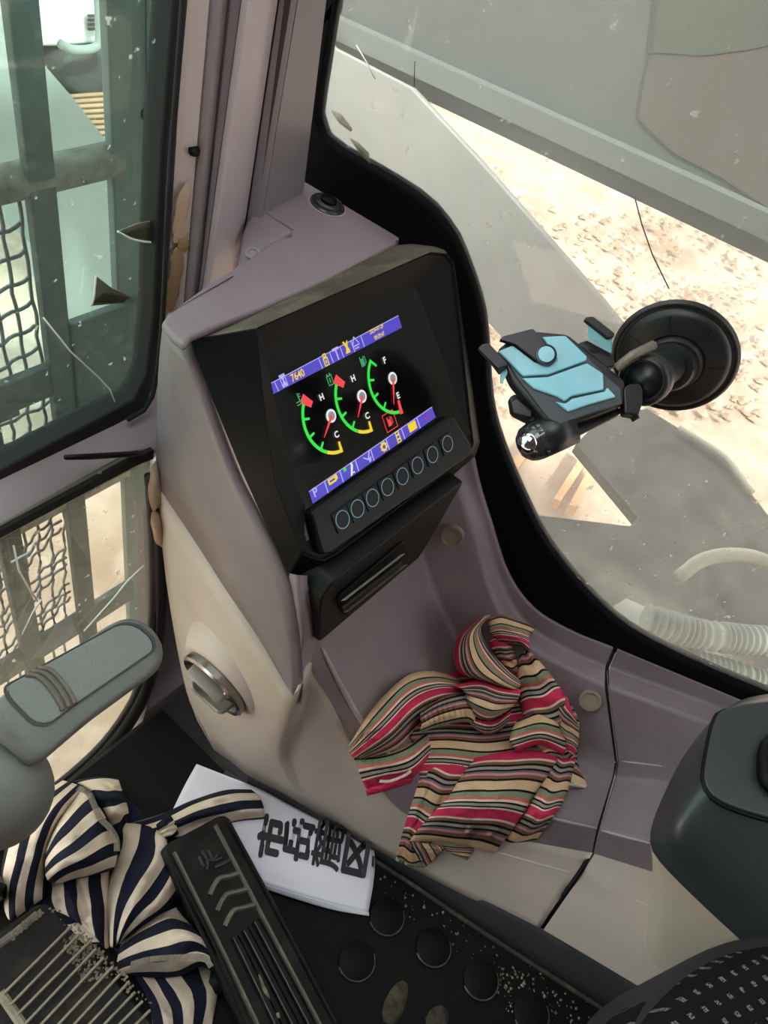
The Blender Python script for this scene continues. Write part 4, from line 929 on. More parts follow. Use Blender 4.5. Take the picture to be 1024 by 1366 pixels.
# ------------------------------------------------------------------ cloth
def wob(p, s): 
    return (math.sin(p[0] * s + 1.3 * math.sin(p[1] * s * .7)) + math.sin(p[1] * s * 1.3 + 2 + 1.1 * math.sin(p[2] * s)) + math.sin((p[0] + p[1]) * s * .8 + p[2] * s)) / 3
class Cloth:
    def __init__(s, plane_p, plane_n, over=None):
        s.v, s.f, s.uv, s.p, s.n = [], [], [], np.asarray(plane_p, float), unit(plane_n); s.trees = []; s.cache = {}; s.warp = .02
        for o in over or []:
            bm = bmesh.new(); bm.from_mesh(o.data); org = ROOT.get(o.name, np.zeros(3)); bm.transform(Matrix.Translation(Vector(org)))
            s.trees.append(BVHTree.FromBMesh(bm)); bm.free()
    def hit(s, x, y):
        k = (round(x / 5), round(y / 5))
        if k not in s.cache:
            d = ray(k[0] * 5, k[1] * 5); t = ((s.p - CAM) @ s.n) / (d @ s.n)
            hs_ = [q[3] for q in (T.ray_cast(Vector(CAM), Vector(d)) for T in s.trees) if q[0] is not None]
            s.cache[k] = min(hs_) if hs_ else t
        return s.cache[k]
    def dist(s, x, y):
        v = [s.hit(x + a, y + b) for a in (-16, -8, 0, 8, 16) for b in (-16, -8, 0, 8, 16)]
        return min(sum(v) / 25, s.hit(x, y))
    def drape(s, x, y, h):
        d = ray(x, y); return CAM + d * (s.dist(x, y) - h / .85)
    def pt(s, x, y, h): return PP(x, y, s.p + s.n * h, s.n)
    def lobe(s, rows, v0, v1, h0, hm, nr=18, nc=26, wr=.003, folds=3.0, drop=.02, flip=False, ph=0.0, gather=0):
        """rows follow the stripes; h0 at the rim, hm in the middle; folds crease across the stripes"""
        g, _, _ = loft([[V3((a[0], a[1], a[2] if len(a) > 2 else 0)) for a in r] for r in rows], nc, nr); G_ = []
        for r in range(nr):
            for c in range(nc):
                a, b = r / (nr - 1), c / (nc - 1); px, py, ph_ = g[r * nc + c]; p = s.drape(px, py, 0)
                dome = (max(0, math.sin(math.pi * a)) ** .6) * (.35 + .65 * max(0, math.sin(math.pi * b)) ** .5)
                h = h0 + ph_ + (hm - h0) * dome
                h += wr * (math.sin(a * math.pi * 2 * folds + ph + 1.5 * math.sin(b * 5 + ph)) * .6 + wob(p, 90) * .7 + .8 * abs(wob(p[[1, 2, 0]], 140)) - .5 * abs(wob(p, 210))) * (.3 + .7 * dome)
                if gather: h += gather * math.sin(b * math.pi * 2 * 11 + 2 * math.sin(a * 4)) * (.4 + .6 * dome)
                G_.append(s.drape(px, py, max(h, .001)))
        base = len(s.v); s.v += G_
        for r in range(nr):
            for c in range(nc):
                q_ = G_[r * nc + c]; dv = .012 * math.sin(c / (nc - 1) * 9 + ph) + s.warp * wob(q_, 55) / max(abs(v1 - v0), .3)
                s.uv.append((c / (nc - 1), v0 + (v1 - v0) * r / (nr - 1) + dv * abs(v1 - v0)))
        s.f += grid_faces(nr, nc, base, flip)
        per = [c for c in range(nc)] + [r * nc + nc - 1 for r in range(1, nr)] + [(nr - 1) * nc + c for c in range(nc - 2, -1, -1)] + [r * nc for r in range(nr - 2, 0, -1)]
        cen = sum(G_, np.zeros(3)) / len(G_); k = len(s.v)
        for i in per:
            q = G_[i]; dd = unit(q - CAM); s.v.append(q + dd * drop + (cen - q) * .04); s.uv.append(s.uv[base + i])
        m = len(per)
        for i in range(m):
            j = (i + 1) % m; s.f.append((base + per[i], k + i, k + j, base + per[j]))
    def build(s, name, m, parent=None):
        o = obj(name, s.v, s.f, m, parent, smooth=True, uv=s.uv); return o
RED, CRM, BRN, BLK, GRN, SAL, PCH, GRY, PNK = 'cc365a', 'e3ccb6', '7d5c4c', '1c1616', '848f74', 'c96f62', 'd8b692', '8f8278', 'c98a8a'
RAGM = stripes('red_striped_cotton', [(.16, RED), (.03, CRM), (.05, BRN), (.035, BLK), (.05, '9c9484'), (.03, BLK), (.035, '6f6a72'), (.04, PNK), (.055, BRN), (.038, BLK), (.15, PCH), (.038, BLK), (.09, GRN), (.05, SAL), (.04, CRM), (.035, BLK), (.045, '9a9288'), (.03, BLK), (.03, CRM)])
rg = Cloth((.5, 0, .170), (-.03, -.30, 1), [o for o in bpy.data.objects if o.name.split('.')[0] in ('shelf_body', 'kick_panel')])
DARKL = dict(wr=.004)
rg.lobe([[(560, 910), (640, 890), (700, 900)], [(545, 960), (640, 950), (745, 955)], [(560, 1040), (640, 1040), (745, 1050)], [(565, 1085), (640, 1100), (720, 1090)]], 0, 3.2, .0, .008, nr=40, wr=.003, folds=4)
# right flank
rg.lobe([[(692, 875), (700, 868), (706, 867)], [(690, 905), (712, 895), (732, 897)], [(694, 940), (725, 925), (752, 925)], [(702, 970), (735, 955), (770, 955)], [(715, 995), (745, 985), (772, 975)], [(735, 1012), (755, 1015), (769, 1010)]], .3, 2.0, .005, .03, nr=30, wr=.004, folds=5)
rg.lobe([[(690, 960), (715, 950), (738, 950)], [(682, 975), (715, 962), (748, 972)], [(680, 990), (715, 978), (755, 992)], [(690, 1003), (720, 994), (752, 1008)]], .45, 1.1, .02, .042, wr=.002, ph=2)
rg.lobe([[(752, 925), (760, 940), (765, 955)], [(742, 950), (755, 960), (771, 968)], [(745, 972), (758, 980), (772, 985)], [(750, 1000), (760, 1004), (766, 1010)]], .0, 1.2, .02, .032, nr=16, nc=16, wr=.003, ph=1)
# right lower drape and small corners
rg.lobe([[(742, 1000), (755, 1003), (769, 1005)], [(728, 1025), (745, 1030), (763, 1035)], [(712, 1060), (732, 1068), (752, 1068)], [(695, 1092), (715, 1102), (732, 1098)], [(668, 1118), (680, 1124), (714, 1122)]], .0, 1.7, .0, .022, nr=30, wr=.003, folds=2)
rg.lobe([[(760, 1003), (765, 1003), (769, 1008)], [(752, 1022), (762, 1024), (774, 1030)], [(742, 1040), (760, 1044), (782, 1050)], [(736, 1054), (742, 1054), (750, 1052)]], .2, .95, -.005, .008, nr=14, nc=14, wr=.001)
# lower left panel, then the big front panel folded over it
rg.lobe([[(572, 975), (600, 978), (655, 990)], [(566, 1010), (600, 1015), (640, 1030)], [(556, 1050), (585, 1058), (615, 1065)], [(543, 1090), (565, 1100), (592, 1103)], [(534, 1120), (550, 1128), (572, 1130)], [(527, 1148), (545, 1155), (566, 1158)]], .55, 2.75, -.012, .012, nr=36, wr=.002, folds=2, drop=.012)
rg.lobe([[(636, 1008), (680, 1000), (750, 1001)], [(615, 1035), (665, 1030), (735, 1028)], [(598, 1062), (650, 1055), (716, 1055)], [(572, 1090), (630, 1080), (700, 1082)], [(556, 1108), (615, 1104), (685, 1104)], [(546, 1122), (600, 1125), (660, 1138)]], .0, 1.62, .006, .032, nr=40, nc=34, wr=.0035, folds=1.2, ph=.6)
rg.lobe([[(546, 1122), (555, 1140), (566, 1158)], [(560, 1124), (570, 1136), (577, 1148)], [(575, 1126), (582, 1134), (586, 1138)], [(588, 1128), (591, 1130), (593, 1132)]], .25, .95, .004, .008, nr=14, nc=14, wr=.001)
rg.lobe([[(588, 1128), (612, 1130), (633, 1130)], [(596, 1136), (612, 1138), (629, 1138)], [(605, 1141), (614, 1144), (623, 1148)]], .2, .8, .0, .006, nr=12, nc=14, wr=.001)
# left wing
rg.lobe([[(466, 992), (497, 945), (538, 903), (575, 895), (612, 905)], [(464, 998), (505, 955), (540, 912), (578, 905), (616, 912)], [(466, 1004), (515, 967), (548, 928), (582, 915), (622, 922)], [(470, 1010), (520, 985), (553, 948), (585, 930), (626, 930)], [(484, 1013), (528, 998), (560, 966), (590, 948), (628, 938)]], .5, 1.55, .004, .04, nr=28, nc=34, wr=.004, folds=1.5)
rg.lobe([[(470, 1008), (505, 1008), (540, 996), (570, 975)], [(477, 1025), (508, 1021), (545, 1006), (572, 985)], [(482, 1040), (512, 1034), (548, 1022), (574, 1000)], [(489, 1053), (518, 1045), (550, 1038), (570, 1015)]], .62, 1.15, .0, .022, nr=18, nc=34, wr=.003, gather=.0012)
rg.lobe([[(490, 1050), (515, 1043), (548, 1030)], [(488, 1055), (516, 1050), (550, 1040)], [(489, 1062), (518, 1054), (548, 1045)]], .0, .15, -.002, .008, nr=8, nc=24, wr=.001)
# gathered band and bow
rg.lobe([[(560, 948), (590, 930), (622, 925), (632, 930)], [(560, 958), (590, 942), (624, 938), (634, 940)], [(562, 968), (592, 954), (625, 952), (634, 955)], [(558, 978), (590, 968), (620, 963), (632, 968)]], 1.2, 1.75, .03, .052, nr=20, nc=60, wr=.002, gather=.0016)
rg.lobe([[(604, 915), (640, 906), (670, 915), (694, 920)], [(612, 918), (640, 916), (665, 926), (694, 925)], [(618, 922), (640, 930), (660, 938), (690, 934)], [(622, 932), (638, 946), (655, 950), (684, 942)], [(622, 945), (638, 958), (656, 960), (674, 950)]], .98, 1.95, .035, .062, nr=24, nc=34, wr=.003)
rg.lobe([[(622, 950), (640, 958), (660, 960), (682, 945)], [(625, 962), (640, 968), (660, 968), (680, 955)], [(632, 972), (645, 980), (660, 978), (676, 968)]], 1.0, 1.5, .02, .042, nr=12, nc=40, wr=.002, gather=.0018)
# top hood and flap
rg.lobe([[(652, 824), (670, 820), (697, 830), (712, 836)], [(652, 836), (675, 833), (697, 834), (713, 840)], [(655, 846), (675, 846), (690, 845), (706, 848)], [(668, 858), (685, 860), (697, 862), (706, 872)]], .4, 1.35, .01, .03, nr=18, wr=.003)
rg.lobe([[(652, 850), (665, 846), (680, 850)], [(654, 862), (668, 860), (684, 866)], [(665, 880), (678, 880), (690, 882)], [(680, 900), (688, 905), (694, 900)]], .9, 1.9, .0, .02, nr=18, nc=20, wr=.005, folds=4)
rg.lobe([[(640, 823), (612, 848), (605, 875), (612, 897), (634, 906), (668, 918)], [(644, 822), (618, 850), (614, 878), (625, 898), (655, 910), (686, 920)], [(647, 821), (626, 848), (628, 876), (645, 896), (668, 909), (691, 918)], [(650, 820), (634, 844), (640, 870), (657, 890), (676, 904), (694, 914)], [(654, 820), (641, 838), (648, 860), (662, 878), (678, 894), (694, 908)]], 1.0, 2.0, .02, .066, nr=26, nc=36, wr=.002, folds=1)
rag = rg.build('striped_rag', RAGM); tag(rag, 'crumpled red, peach and black striped cloth lying on the console shelf', 'cloth')
THR = mat('white_thread', 'd9cfc6', .8)
def stitch(c, pts, h, n_, parent, m=THR, r=.0005, L=.003):
    q = cr([c.drape(x, y, h) for x, y in pts], n_); gs = []
    for i in range(n_ - 1):
        t = unit(q[i + 1] - q[i]); s = np.cross(c.n, t) * L / 2
        gs.append(tube_geo([q[i] - s, q[i] + t * .0006 + c.n * .0006, q[i] + s + t * .001], r, 4))
    v, f = join(*gs); return obj('stitching', v, f, m, parent)
stitch(rg, [(506, 1042), (520, 1042), (540, 1034), (548, 1028)], .024, 30, rag)
stitch(rg, [(746, 1043), (762, 1046), (781, 1050)], .012, 20, rag)

NAVY, CREAM = '1e2130', 'd8c8b4'
SHM = stripes('navy_cream_jersey', [(.5, NAVY), (.5, CREAM)], .9, .3)
st_ = Cloth((.2, .2, .012), (0, 0, 1)); st_.warp = .16
st_.lobe([[(40, 1090), (110, 1060), (165, 1060)], [(20, 1160), (100, 1140), (220, 1120)], [(40, 1215), (130, 1215), (230, 1200)], [(110, 1260), (200, 1260), (260, 1240)]], 0, 2, -.002, .01, wr=.002)
# arm reaching to the paper
st_.lobe([[(168, 1100), (215, 1086), (255, 1068), (300, 1054), (335, 1053)], [(190, 1106), (225, 1095), (262, 1080), (306, 1066), (346, 1063)], [(210, 1112), (235, 1106), (268, 1094), (310, 1080), (352, 1078)], [(220, 1120), (245, 1122), (275, 1108), (315, 1096), (352, 1092)]], .1, 2.2, .01, .035, nr=22, nc=34, wr=.007, folds=2)
st_.lobe([[(208, 1100), (218, 1092), (228, 1088)], [(212, 1112), (224, 1106), (235, 1100)], [(220, 1120), (230, 1118), (238, 1112)]], .2, 1.2, .03, .04, nr=12, nc=14, wr=.008, folds=4)
# lower sheet with vertical stripes
st_.lobe([[(150, 1262), (185, 1310), (200, 1345), (205, 1380)], [(190, 1275), (205, 1310), (215, 1345), (220, 1380)], [(225, 1290), (225, 1320), (228, 1345), (228, 1380)], [(262, 1290), (256, 1320), (252, 1345), (248, 1380)], [(288, 1290), (293, 1318), (290, 1330), (280, 1380)]], .1, 2.9, .0, .018, nr=36, nc=20, wr=.006, folds=2)
# lower fold over it, hem seam across
st_.lobe([[(160, 1262), (188, 1240), (222, 1222), (245, 1228), (262, 1238)], [(158, 1272), (195, 1252), (230, 1240), (255, 1243), (270, 1250)], [(156, 1285), (200, 1264), (240, 1256), (265, 1258), (278, 1268)], [(160, 1298), (200, 1285), (240, 1280), (268, 1275), (286, 1282)], [(172, 1300), (200, 1304), (240, 1302), (268, 1290), (290, 1300)]], -.05, 2.25, .02, .055, nr=34, nc=34, wr=.006, folds=1.5)
# middle body
st_.lobe([[(150, 1098), (158, 1130), (146, 1170), (140, 1210), (146, 1262)], [(170, 1098), (172, 1135), (162, 1175), (150, 1215), (150, 1264)], [(190, 1100), (188, 1138), (176, 1180), (160, 1220), (154, 1262)], [(208, 1106), (204, 1145), (192, 1185), (172, 1222), (158, 1258)], [(222, 1118), (222, 1155), (208, 1195), (182, 1228), (162, 1255)], [(250, 1180), (243, 1195), (225, 1212), (195, 1232), (166, 1254)]], .35, 3.35, .012, .05, nr=44, nc=30, wr=.007, folds=2.5)
# under the sleeve
st_.lobe([[(52, 1160), (56, 1185), (58, 1210)], [(75, 1158), (80, 1190), (90, 1222)], [(100, 1158), (108, 1200), (122, 1245)], [(125, 1160), (132, 1205), (140, 1265)], [(146, 1158), (148, 1205), (147, 1262)]], .2, 2.7, .01, .045, nr=36, nc=22, wr=.008, folds=3, ph=1)
# upper right behind the hem
st_.lobe([[(95, 1042), (130, 1036), (158, 1040)], [(110, 1048), (140, 1046), (164, 1058)], [(125, 1060), (148, 1062), (170, 1075)], [(140, 1085), (156, 1085), (172, 1088)], [(155, 1118), (162, 1110), (172, 1092)]], .35, 2.4, .02, .05, nr=26, nc=22, wr=.007)
# sleeve, outer part then inner part up to the hem
st_.lobe([[(80, 1040), (42, 1066), (14, 1110), (2, 1160), (4, 1210)], [(95, 1044), (58, 1078), (30, 1122), (16, 1172), (14, 1228)], [(106, 1048), (75, 1085), (48, 1128), (36, 1175), (34, 1215)], [(112, 1052), (88, 1085), (65, 1122), (54, 1162), (48, 1205)], [(118, 1056), (100, 1078), (78, 1112), (66, 1145), (62, 1195)]], .3, 3.3, .02, .07, nr=40, nc=30, wr=.006, folds=1.5)
st_.lobe([[(62, 1128), (80, 1090), (100, 1064), (110, 1054)], [(60, 1150), (82, 1110), (112, 1082), (126, 1068)], [(60, 1165), (86, 1128), (118, 1105), (142, 1092)], [(64, 1175), (92, 1148), (125, 1128), (152, 1116)], [(72, 1178), (98, 1164), (130, 1150), (157, 1136)], [(82, 1178), (105, 1172), (132, 1166), (152, 1160)]], .55, 4.0, .045, .085, nr=44, nc=28, wr=.006, folds=1.5)
shirt = st_.build('striped_shirt', SHM); tag(shirt, 'crumpled navy and cream striped shirt heaped on the floor between the pedals', 'shirt')
SEAM = mat('grey_seam_thread', '8d8578', .9)
stitch(st_, [(104, 1051), (118, 1058), (126, 1075), (134, 1092), (146, 1104), (155, 1120), (156, 1136)], .075, 60, shirt, SEAM, .0006, .006)
stitch(st_, [(174, 1287), (200, 1280), (240, 1277), (270, 1277), (282, 1290)], .064, 60, shirt, SEAM, .0006, .005)

# ------------------------------------------------------------------ grey grip at the windscreen
gr = thing('control_grip', 'grey moulded plastic grip with inset panel and three curved ribs', 'lever', V3((.09, .30, 0)))
g0, gn = P(110, 910, 'z', .40), unit((-.1, -.45, 1))
def QG(x, y, h=0): return PP(x, y, g0 + gn * h, gn)
gp_ = [(-10, 935), (30, 907), (100, 862), (152, 828), (180, 821), (203, 832), (218, 852), (221, 872), (212, 893), (170, 925), (120, 962), (75, 1000), (55, 1016), (38, 1020), (15, 1000), (-12, 975)]
lv = [cr([QG(*p) for p in gp_ + gp_[:1]], 49)[:-1] for _ in (0,)][0]
cen = sum(lv, np.zeros(3)) / 48
rings_ = []
for h, s in ((.0, .80), (-.0008, .90), (-.0045, .965), (-.012, 1.0), (-.026, .985), (-.040, .90), (-.046, .78)):
    rings_.append([cen + (p - cen) * (s if i < 0 else s) + gn * h for i, p in enumerate(lv)])
v = [p for r in rings_ for p in r]; f = ringfaces(7, 48) + [tuple(range(48)), tuple(range(6 * 48, 7 * 48))[::-1]]
go = obj('grip_body', v, f, GRIP, gr, smooth=True)
bmg = bmesh.new(); bmg.from_mesh(go.data); bmesh.ops.recalc_face_normals(bmg, faces=bmg.faces[:]); bmg.to_mesh(go.data); bmg.free()
go.modifiers.new('es', 'EDGE_SPLIT').split_angle = math.radians(50)
ins = rounded([QG(*p, .0012) for p in [(8, 915), (160, 832), (182, 835), (202, 852), (205, 868), (100, 940), (66, 966), (46, 964), (14, 932)]], [.012, .012, .01, .01, .012, .004, .012, .012, .012], 5)
pan = slab('inset_panel', ins, gn, .004, GRIPI, gr, bevel=.0012)
cc = sum(ins, np.zeros(3)) / len(ins)
v, f = frame_geo([cc + (p - cc) * 1.05 for p in ins], [cc + (p - cc) * 1.005 for p in ins], gn, .003); obj('panel_groove', v, f, mat('grip_groove', '3f413e', .7), gr)
RB = mat('rib_brown', '6b625a', .6, dirt='8a8278', dscale=50, damt=.5)
for d in (0, 8, 16):
    c = cr([QG(x + d, y - d * .55, .0014) for x, y in [(34, 900), (50, 902), (66, 917), (80, 938), (84, 948)]], 20)
    v, f = tube_geo(c, .0021, 6); obj('rib', v, f, RB, pan, smooth=True)
lathe('lever_boot', P(-8, 1050, 'z', .36), unit((-.1, -.35, 1)), [(.040, -.10), (.042, -.05), (.040, -.02), (.032, .004), (.018, .014), (.001, .016)], GRIP, gr, ns=32)
tube('lever_shaft', [P(-8, 1050, 'z', .33), V3((.05, .30, .15)), V3((.07, .34, .003))], .016, BLACKM, gr)

# ------------------------------------------------------------------ armrest box
DG_ = mat('dark_grey_box', '34383b', .32, bump=.12, bscale=700, dirt='4c5052', dscale=4, damt=.35)
ab = thing('armrest_box', 'dark grey rounded control box with a pale lower skirt beside the seat', 'armrest', P(980, 1250, 'z', 0) * V3((1, 1, 0)) + V3((.08, 0, 0)))
out_ = [(1180, 905, .31), (1080, 918, .312), (1022, 926, .315), (986, 935, .315), (950, 960, .305), (912, 1008, .295), (886, 1058, .285), (870, 1098, .272), (867, 1125, .262), (880, 1150, .25), (930, 1201, .245), (985, 1252, .24), (1060, 1320, .24), (1180, 1420, .24)]
mid_ = [(1180, 915, .335), (1080, 928, .337), (1022, 931, .338), (980, 940, .338), (955, 955, .336), (930, 1000, .33), (912, 1045, .325), (900, 1085, .315), (900, 1110, .310), (915, 1130, .305), (960, 1160, .30), (1010, 1190, .30), (1080, 1235, .30), (1180, 1310, .30)]
lid_ = [(1180, 930, .35), (1080, 934, .35), (1020, 937, .35), (965, 947, .35), (951, 962, .35), (942, 1000, .349), (937, 1032, .349), (939, 1047, .348), (947, 1062, .347), (963, 1073, .346), (995, 1085, .345), (1024, 1093, .345), (1090, 1110, .345), (1180, 1140, .345)]
rows_ = [[P(x, y, 'z', z) for x, y, z in r] for r in (out_, mid_, lid_)]
v, f, nr = loft(rows_, 60, 14); obj('shell', v, orient(v, f, (-.5, 0, .8)), DG_, ab, smooth=True)
def lidp(x, y, h=0): return P(x, y, 'z', .3485 + h)
lidpoly = [P(x, y, 'z', z) for x, y, z in lid_]
slab('lid', [p + V3((.0016, 0, .0015)) for p in cr(lidpoly, 50)], (0, 0, 1), .006, DG_, ab, bevel=.0022, seg=3)
tube('lid_seam', cr([p + V3((-.001, 0, -.0005)) for p in lidpoly], 50), .0018, BLACKM, ab, ns=6)
hb = rounded([lidp(x, y, .012) for x, y in [(1016, 985), (1050, 960), (1130, 990), (1120, 1070), (1040, 1060), (1016, 1035)]], .02)
slab('lid_handle', hb, (0, 0, 1), .014, BLACKM, ab, bevel=.006, seg=4)
sk = [[(867, 1122, .262), (880, 1149, .25), (930, 1200, .245), (985, 1251, .24), (1060, 1318, .24), (1150, 1400, .24)],
      [(870, 1160, .20), (888, 1190, .19), (935, 1240, .18), (990, 1285, .18), (1065, 1350, .18), (1150, 1430, .18)],
      [(864, 1225, .11), (884, 1255, .10), (930, 1285, .10), (990, 1320, .10), (1065, 1380, .10), (1150, 1450, .10)],
      [(863, 1280, .04), (885, 1300, .035), (930, 1330, .03), (990, 1360, .03), (1065, 1420, .03), (1150, 1480, .03)],
      [(874, 1313, .002), (895, 1335, .002), (935, 1362, .002), (990, 1395, .002), (1065, 1450, .002), (1150, 1500, .002)]]
v, f, nr = loft([[P(x, y, 'z', z) for x, y, z in r] for r in sk], 40, 24); obj('skirt', v, orient(v, f, (-.8, -.3, .4)), mat('pale_skirt_plastic', 'c8bca9', .45, bump=.1, bscale=800), ab, smooth=True)

# ------------------------------------------------------------------ seat
def seatmat():
    m = bpy.data.materials.new('dotted_seat_fabric'); m.use_nodes = True; nt = m.node_tree; n = nt.nodes; b = n['Principled BSDF']; b.inputs['Roughness'].default_value = .95; b.inputs['Specular IOR Level'].default_value = .1
    tc = n.new('ShaderNodeTexCoord'); mp = n.new('ShaderNodeMapping'); nt.links.new(tc.outputs['Object'], mp.inputs[0]); mp.inputs['Scale'].default_value = (88, 88, 88); mp.inputs['Rotation'].default_value = (0, 0, .5)
    sp = n.new('ShaderNodeSeparateXYZ'); nt.links.new(mp.outputs[0], sp.inputs[0])
    def mth(op, a, b_=None, c=None):
        q = n.new('ShaderNodeMath'); q.operation = op
        for i, x in enumerate((a, b_, c)):
            if x is None: continue
            if isinstance(x, (int, float)): q.inputs[i].default_value = x
            else: nt.links.new(x, q.inputs[i])
        return q.outputs[0]
    fy = mth('FLOOR', sp.outputs[1]); sh = mth('MULTIPLY', mth('MODULO', fy, 2.0), .5)
    u = mth('FRACT', mth('ADD', sp.outputs[0], sh)); w = mth('FRACT', sp.outputs[1])
    a = mth('LESS_THAN', mth('ABSOLUTE', mth('SUBTRACT', u, .5)), .14); c = mth('LESS_THAN', mth('ABSOLUTE', mth('SUBTRACT', w, .5)), .17)
    t = n.new('ShaderNodeTexNoise'); t.inputs['Scale'].default_value = 900; nt.links.new(tc.outputs['Object'], t.inputs[0])
    k = mth('MULTIPLY', mth('MULTIPLY', a, c), mth('GREATER_THAN', t.outputs['Fac'], .46))
    mx = n.new('ShaderNodeMix'); mx.data_type = 'RGBA'; nt.links.new(k, mx.inputs[0]); mx.inputs[6].default_value = lin('161618'); mx.inputs[7].default_value = lin('706e6a')
    nt.links.new(mx.outputs[2], b.inputs['Base Color']); return m
se = thing('operator_seat', 'black seat cushion dotted with small grey marks, with a plain dark edge', 'seat', P(930, 1340, 'z', 0) * V3((1, 1, 0)))
e0 = [(790, 1420, .20), (822, 1392, .22), (846, 1352, .235), (880, 1312, .25), (915, 1284, .262), (955, 1262, .272), (1024, 1250, .28), (1150, 1245, .28)]
e1 = [(800, 1440, .26), (832, 1402, .275), (858, 1360, .285), (892, 1322, .295), (928, 1294, .302), (968, 1274, .31), (1030, 1262, .315), (1150, 1258, .315)]
e2 = [(820, 1470, .30), (850, 1425, .305), (880, 1380, .315), (915, 1342, .325), (950, 1315, .33), (990, 1296, .335), (1045, 1286, .34), (1150, 1282, .34)]
e3 = [(870, 1560, .325), (900, 1520, .33), (940, 1480, .34), (980, 1450, .35), (1020, 1425, .355), (1060, 1400, .36), (1090, 1385, .36), (1150, 1375, .36)]
rows_ = [[P(x, y, 'z', z) for x, y, z in r] for r in (e0, e1, e2, e3)]
e_ = [[p * V3((1, 1, 0)) + V3((.02, -.01, .06)) for p in rows_[0]]]
v, f, nr = loft(e_ + rows_[:2], 40, 14); obj('edge_roll', v, orient(v, f, (-.6, .3, .7)), mat('seat_edge', '1b1b1d', .85, bump=.3, bscale=500), se, smooth=True)
base_ = [p * V3((1, 1, 0)) + V3((0, 0, min(p[2], .30) - .012)) for p in rows_[1]]
ext = [p * V3((1, 1, 0)) + V3((0, 0, .268)) for p in rows_[1][2:7]] + [V3((.50, -.42, .268)), V3((.50, -.80, .268)), V3((-.02, -.80, .268)), V3((-.02, -.42, .268)), V3((.02, -.33, .268)), V3((.10, -.28, .268)), V3((.18, -.25, .268))]
SEATM = seatmat()
slab('cushion_block', ext, (0, 0, 1), .11, SEATM, se, bevel=.02, seg=4)
v, f = box_geo(.06, .40, -.72, -.40, .0, .18); obj('seat_base', v, f, BLACKM, se, bevel=.01)
v, f, nr = loft(rows_[1:], 40, 18); obj('cushion', v, orient(v, f, (0, 0, 1)), SEATM, se, smooth=True)

# ------------------------------------------------------------------ phone holder on its suction cup
ph = thing('phone_holder', 'black phone holder with pale blue plate held on the side window by a suction cup', 'phone holder', P(899, 475, 'c', CW))
HB = mat('holder_black', '161719', .38, dirt='3b3a38', dscale=30, damt=.3)
CY_ = mat('dusty_cyan', '7fbfd0', .45, col2='93cad5', nscale=20, dirt='9aa8a4', dscale=35, damt=.4)
SUC = mat('suction_rubber', '1b1a1a', .42, dirt='3a3634', dscale=20, damt=.3)
sc = P(899, 475, 'c', CW + .004); sn = -NC
cup = lathe('suction_cup', sc, sn, [(.0505, .0), (.0515, .003), (.0495, .006), (.0480, .0062), (.0470, .0050), (.0455, .0052), (.0440, .0085), (.0400, .0105), (.0260, .0135), (.0245, .0125), (.0235, .016), (.0225, .018), (.001, .0185)], SUC, ph, ns=56)
a_, b_, _ = basis(sn)
for k in range(7):
    th = k * 2 * math.pi / 7 + .3; d = a_ * math.cos(th) + b_ * math.sin(th); s = np.cross(sn, d)
    q = [sc + d * r + s * w + sn * h for r, w, h in ((.028, -.0006, .0142), (.041, -.0006, .0112), (.041, .0006, .0112), (.028, .0006, .0142))]
    slab('cup_rib', q, sn, .002, HB, cup)
hp0 = CAM + ray(750, 505) * .58; hn = unit(-ray(750, 505) * .70 + V3((0, 0, 1)) * .45 + V3((0, -.1, 0)))
def HP(x, y, h=0): return PP(x, y, hp0 + hn * h, hn)
def Z6(x, y): return 620 + .3711 * x, 380 + .3711 * y
def hs(name, zp, h, t, m, parent=ph, r=.0, **kw):
    q = [HP(*Z6(*p), h) for p in zp]; q = rounded(q, r) if r else q
    return slab(name, q, hn, t, m, parent, **kw)
sup = HP(*Z6(575, 400), -.012)
# joint from cup to cradle
j0, j1 = sc + sn * .016, HP(*Z6(640, 345), .0)
ax = unit(j1 - j0)
lathe('swivel_base', sc + sn * .016, ax, [(.020, -.004), (.021, .006), (.019, .012), (.001, .013)], HB, ph, ns=32)
tube('swivel_arm', [j0, j0 * .5 + j1 * .5, j1], .0135, HB, ph, ns=16)
lathe('locking_knob', j1 - ax * .012, ax, [(.0150, -.008), (.0185, -.006), (.0190, .008), (.0175, .012), (.0150, .0135), (.0145, .0115), (.001, .0115)], HB, ph, ns=32)
tube('lock_lever', [HP(*Z6(545, 300), .006), HP(*Z6(600, 255), .010), HP(*Z6(680, 215), .008)], .0035, mat('torn_label', '6d655a', .4, dirt='a89d8a', dscale=80, damt=.6), ph, ns=6)
cradle = hs('cradle', [(118, 232), (160, 196), (250, 165), (368, 176), (440, 232), (578, 345), (572, 430), (440, 482), (340, 512), (290, 490), (170, 350)], 0, .014, HB, r=.003, bevel=.002)
hs('front_plate', [(128, 238), (172, 218), (246, 282), (330, 284), (300, 190), (362, 182), (436, 250), (498, 318), (560, 372), (566, 428), (430, 470), (345, 502), (300, 480), (185, 330)], .002, .004, mat('plate_border', '3b4246', .45, dirt='6c7070', dscale=30, damt=.4), cradle, bevel=.001)
hs('blue_panel', [(118, 238), (172, 216), (250, 276), (300, 290), (330, 268), (278, 186), (362, 181), (440, 256), (438, 272), (300, 322), (210, 328)], .0046, .003, CY_, cradle, bevel=.0012)
hs('blue_panel', [(205, 334), (300, 330), (440, 280), (498, 318), (500, 376), (382, 400), (360, 418), (330, 400), (248, 372)], .0046, .003, CY_, cradle, bevel=.0012)
hs('blue_panel', [(325, 418), (362, 426), (386, 408), (505, 382), (512, 366), (545, 402), (440, 432), (372, 456)], .0042, .003, CY_, cradle, bevel=.0012)
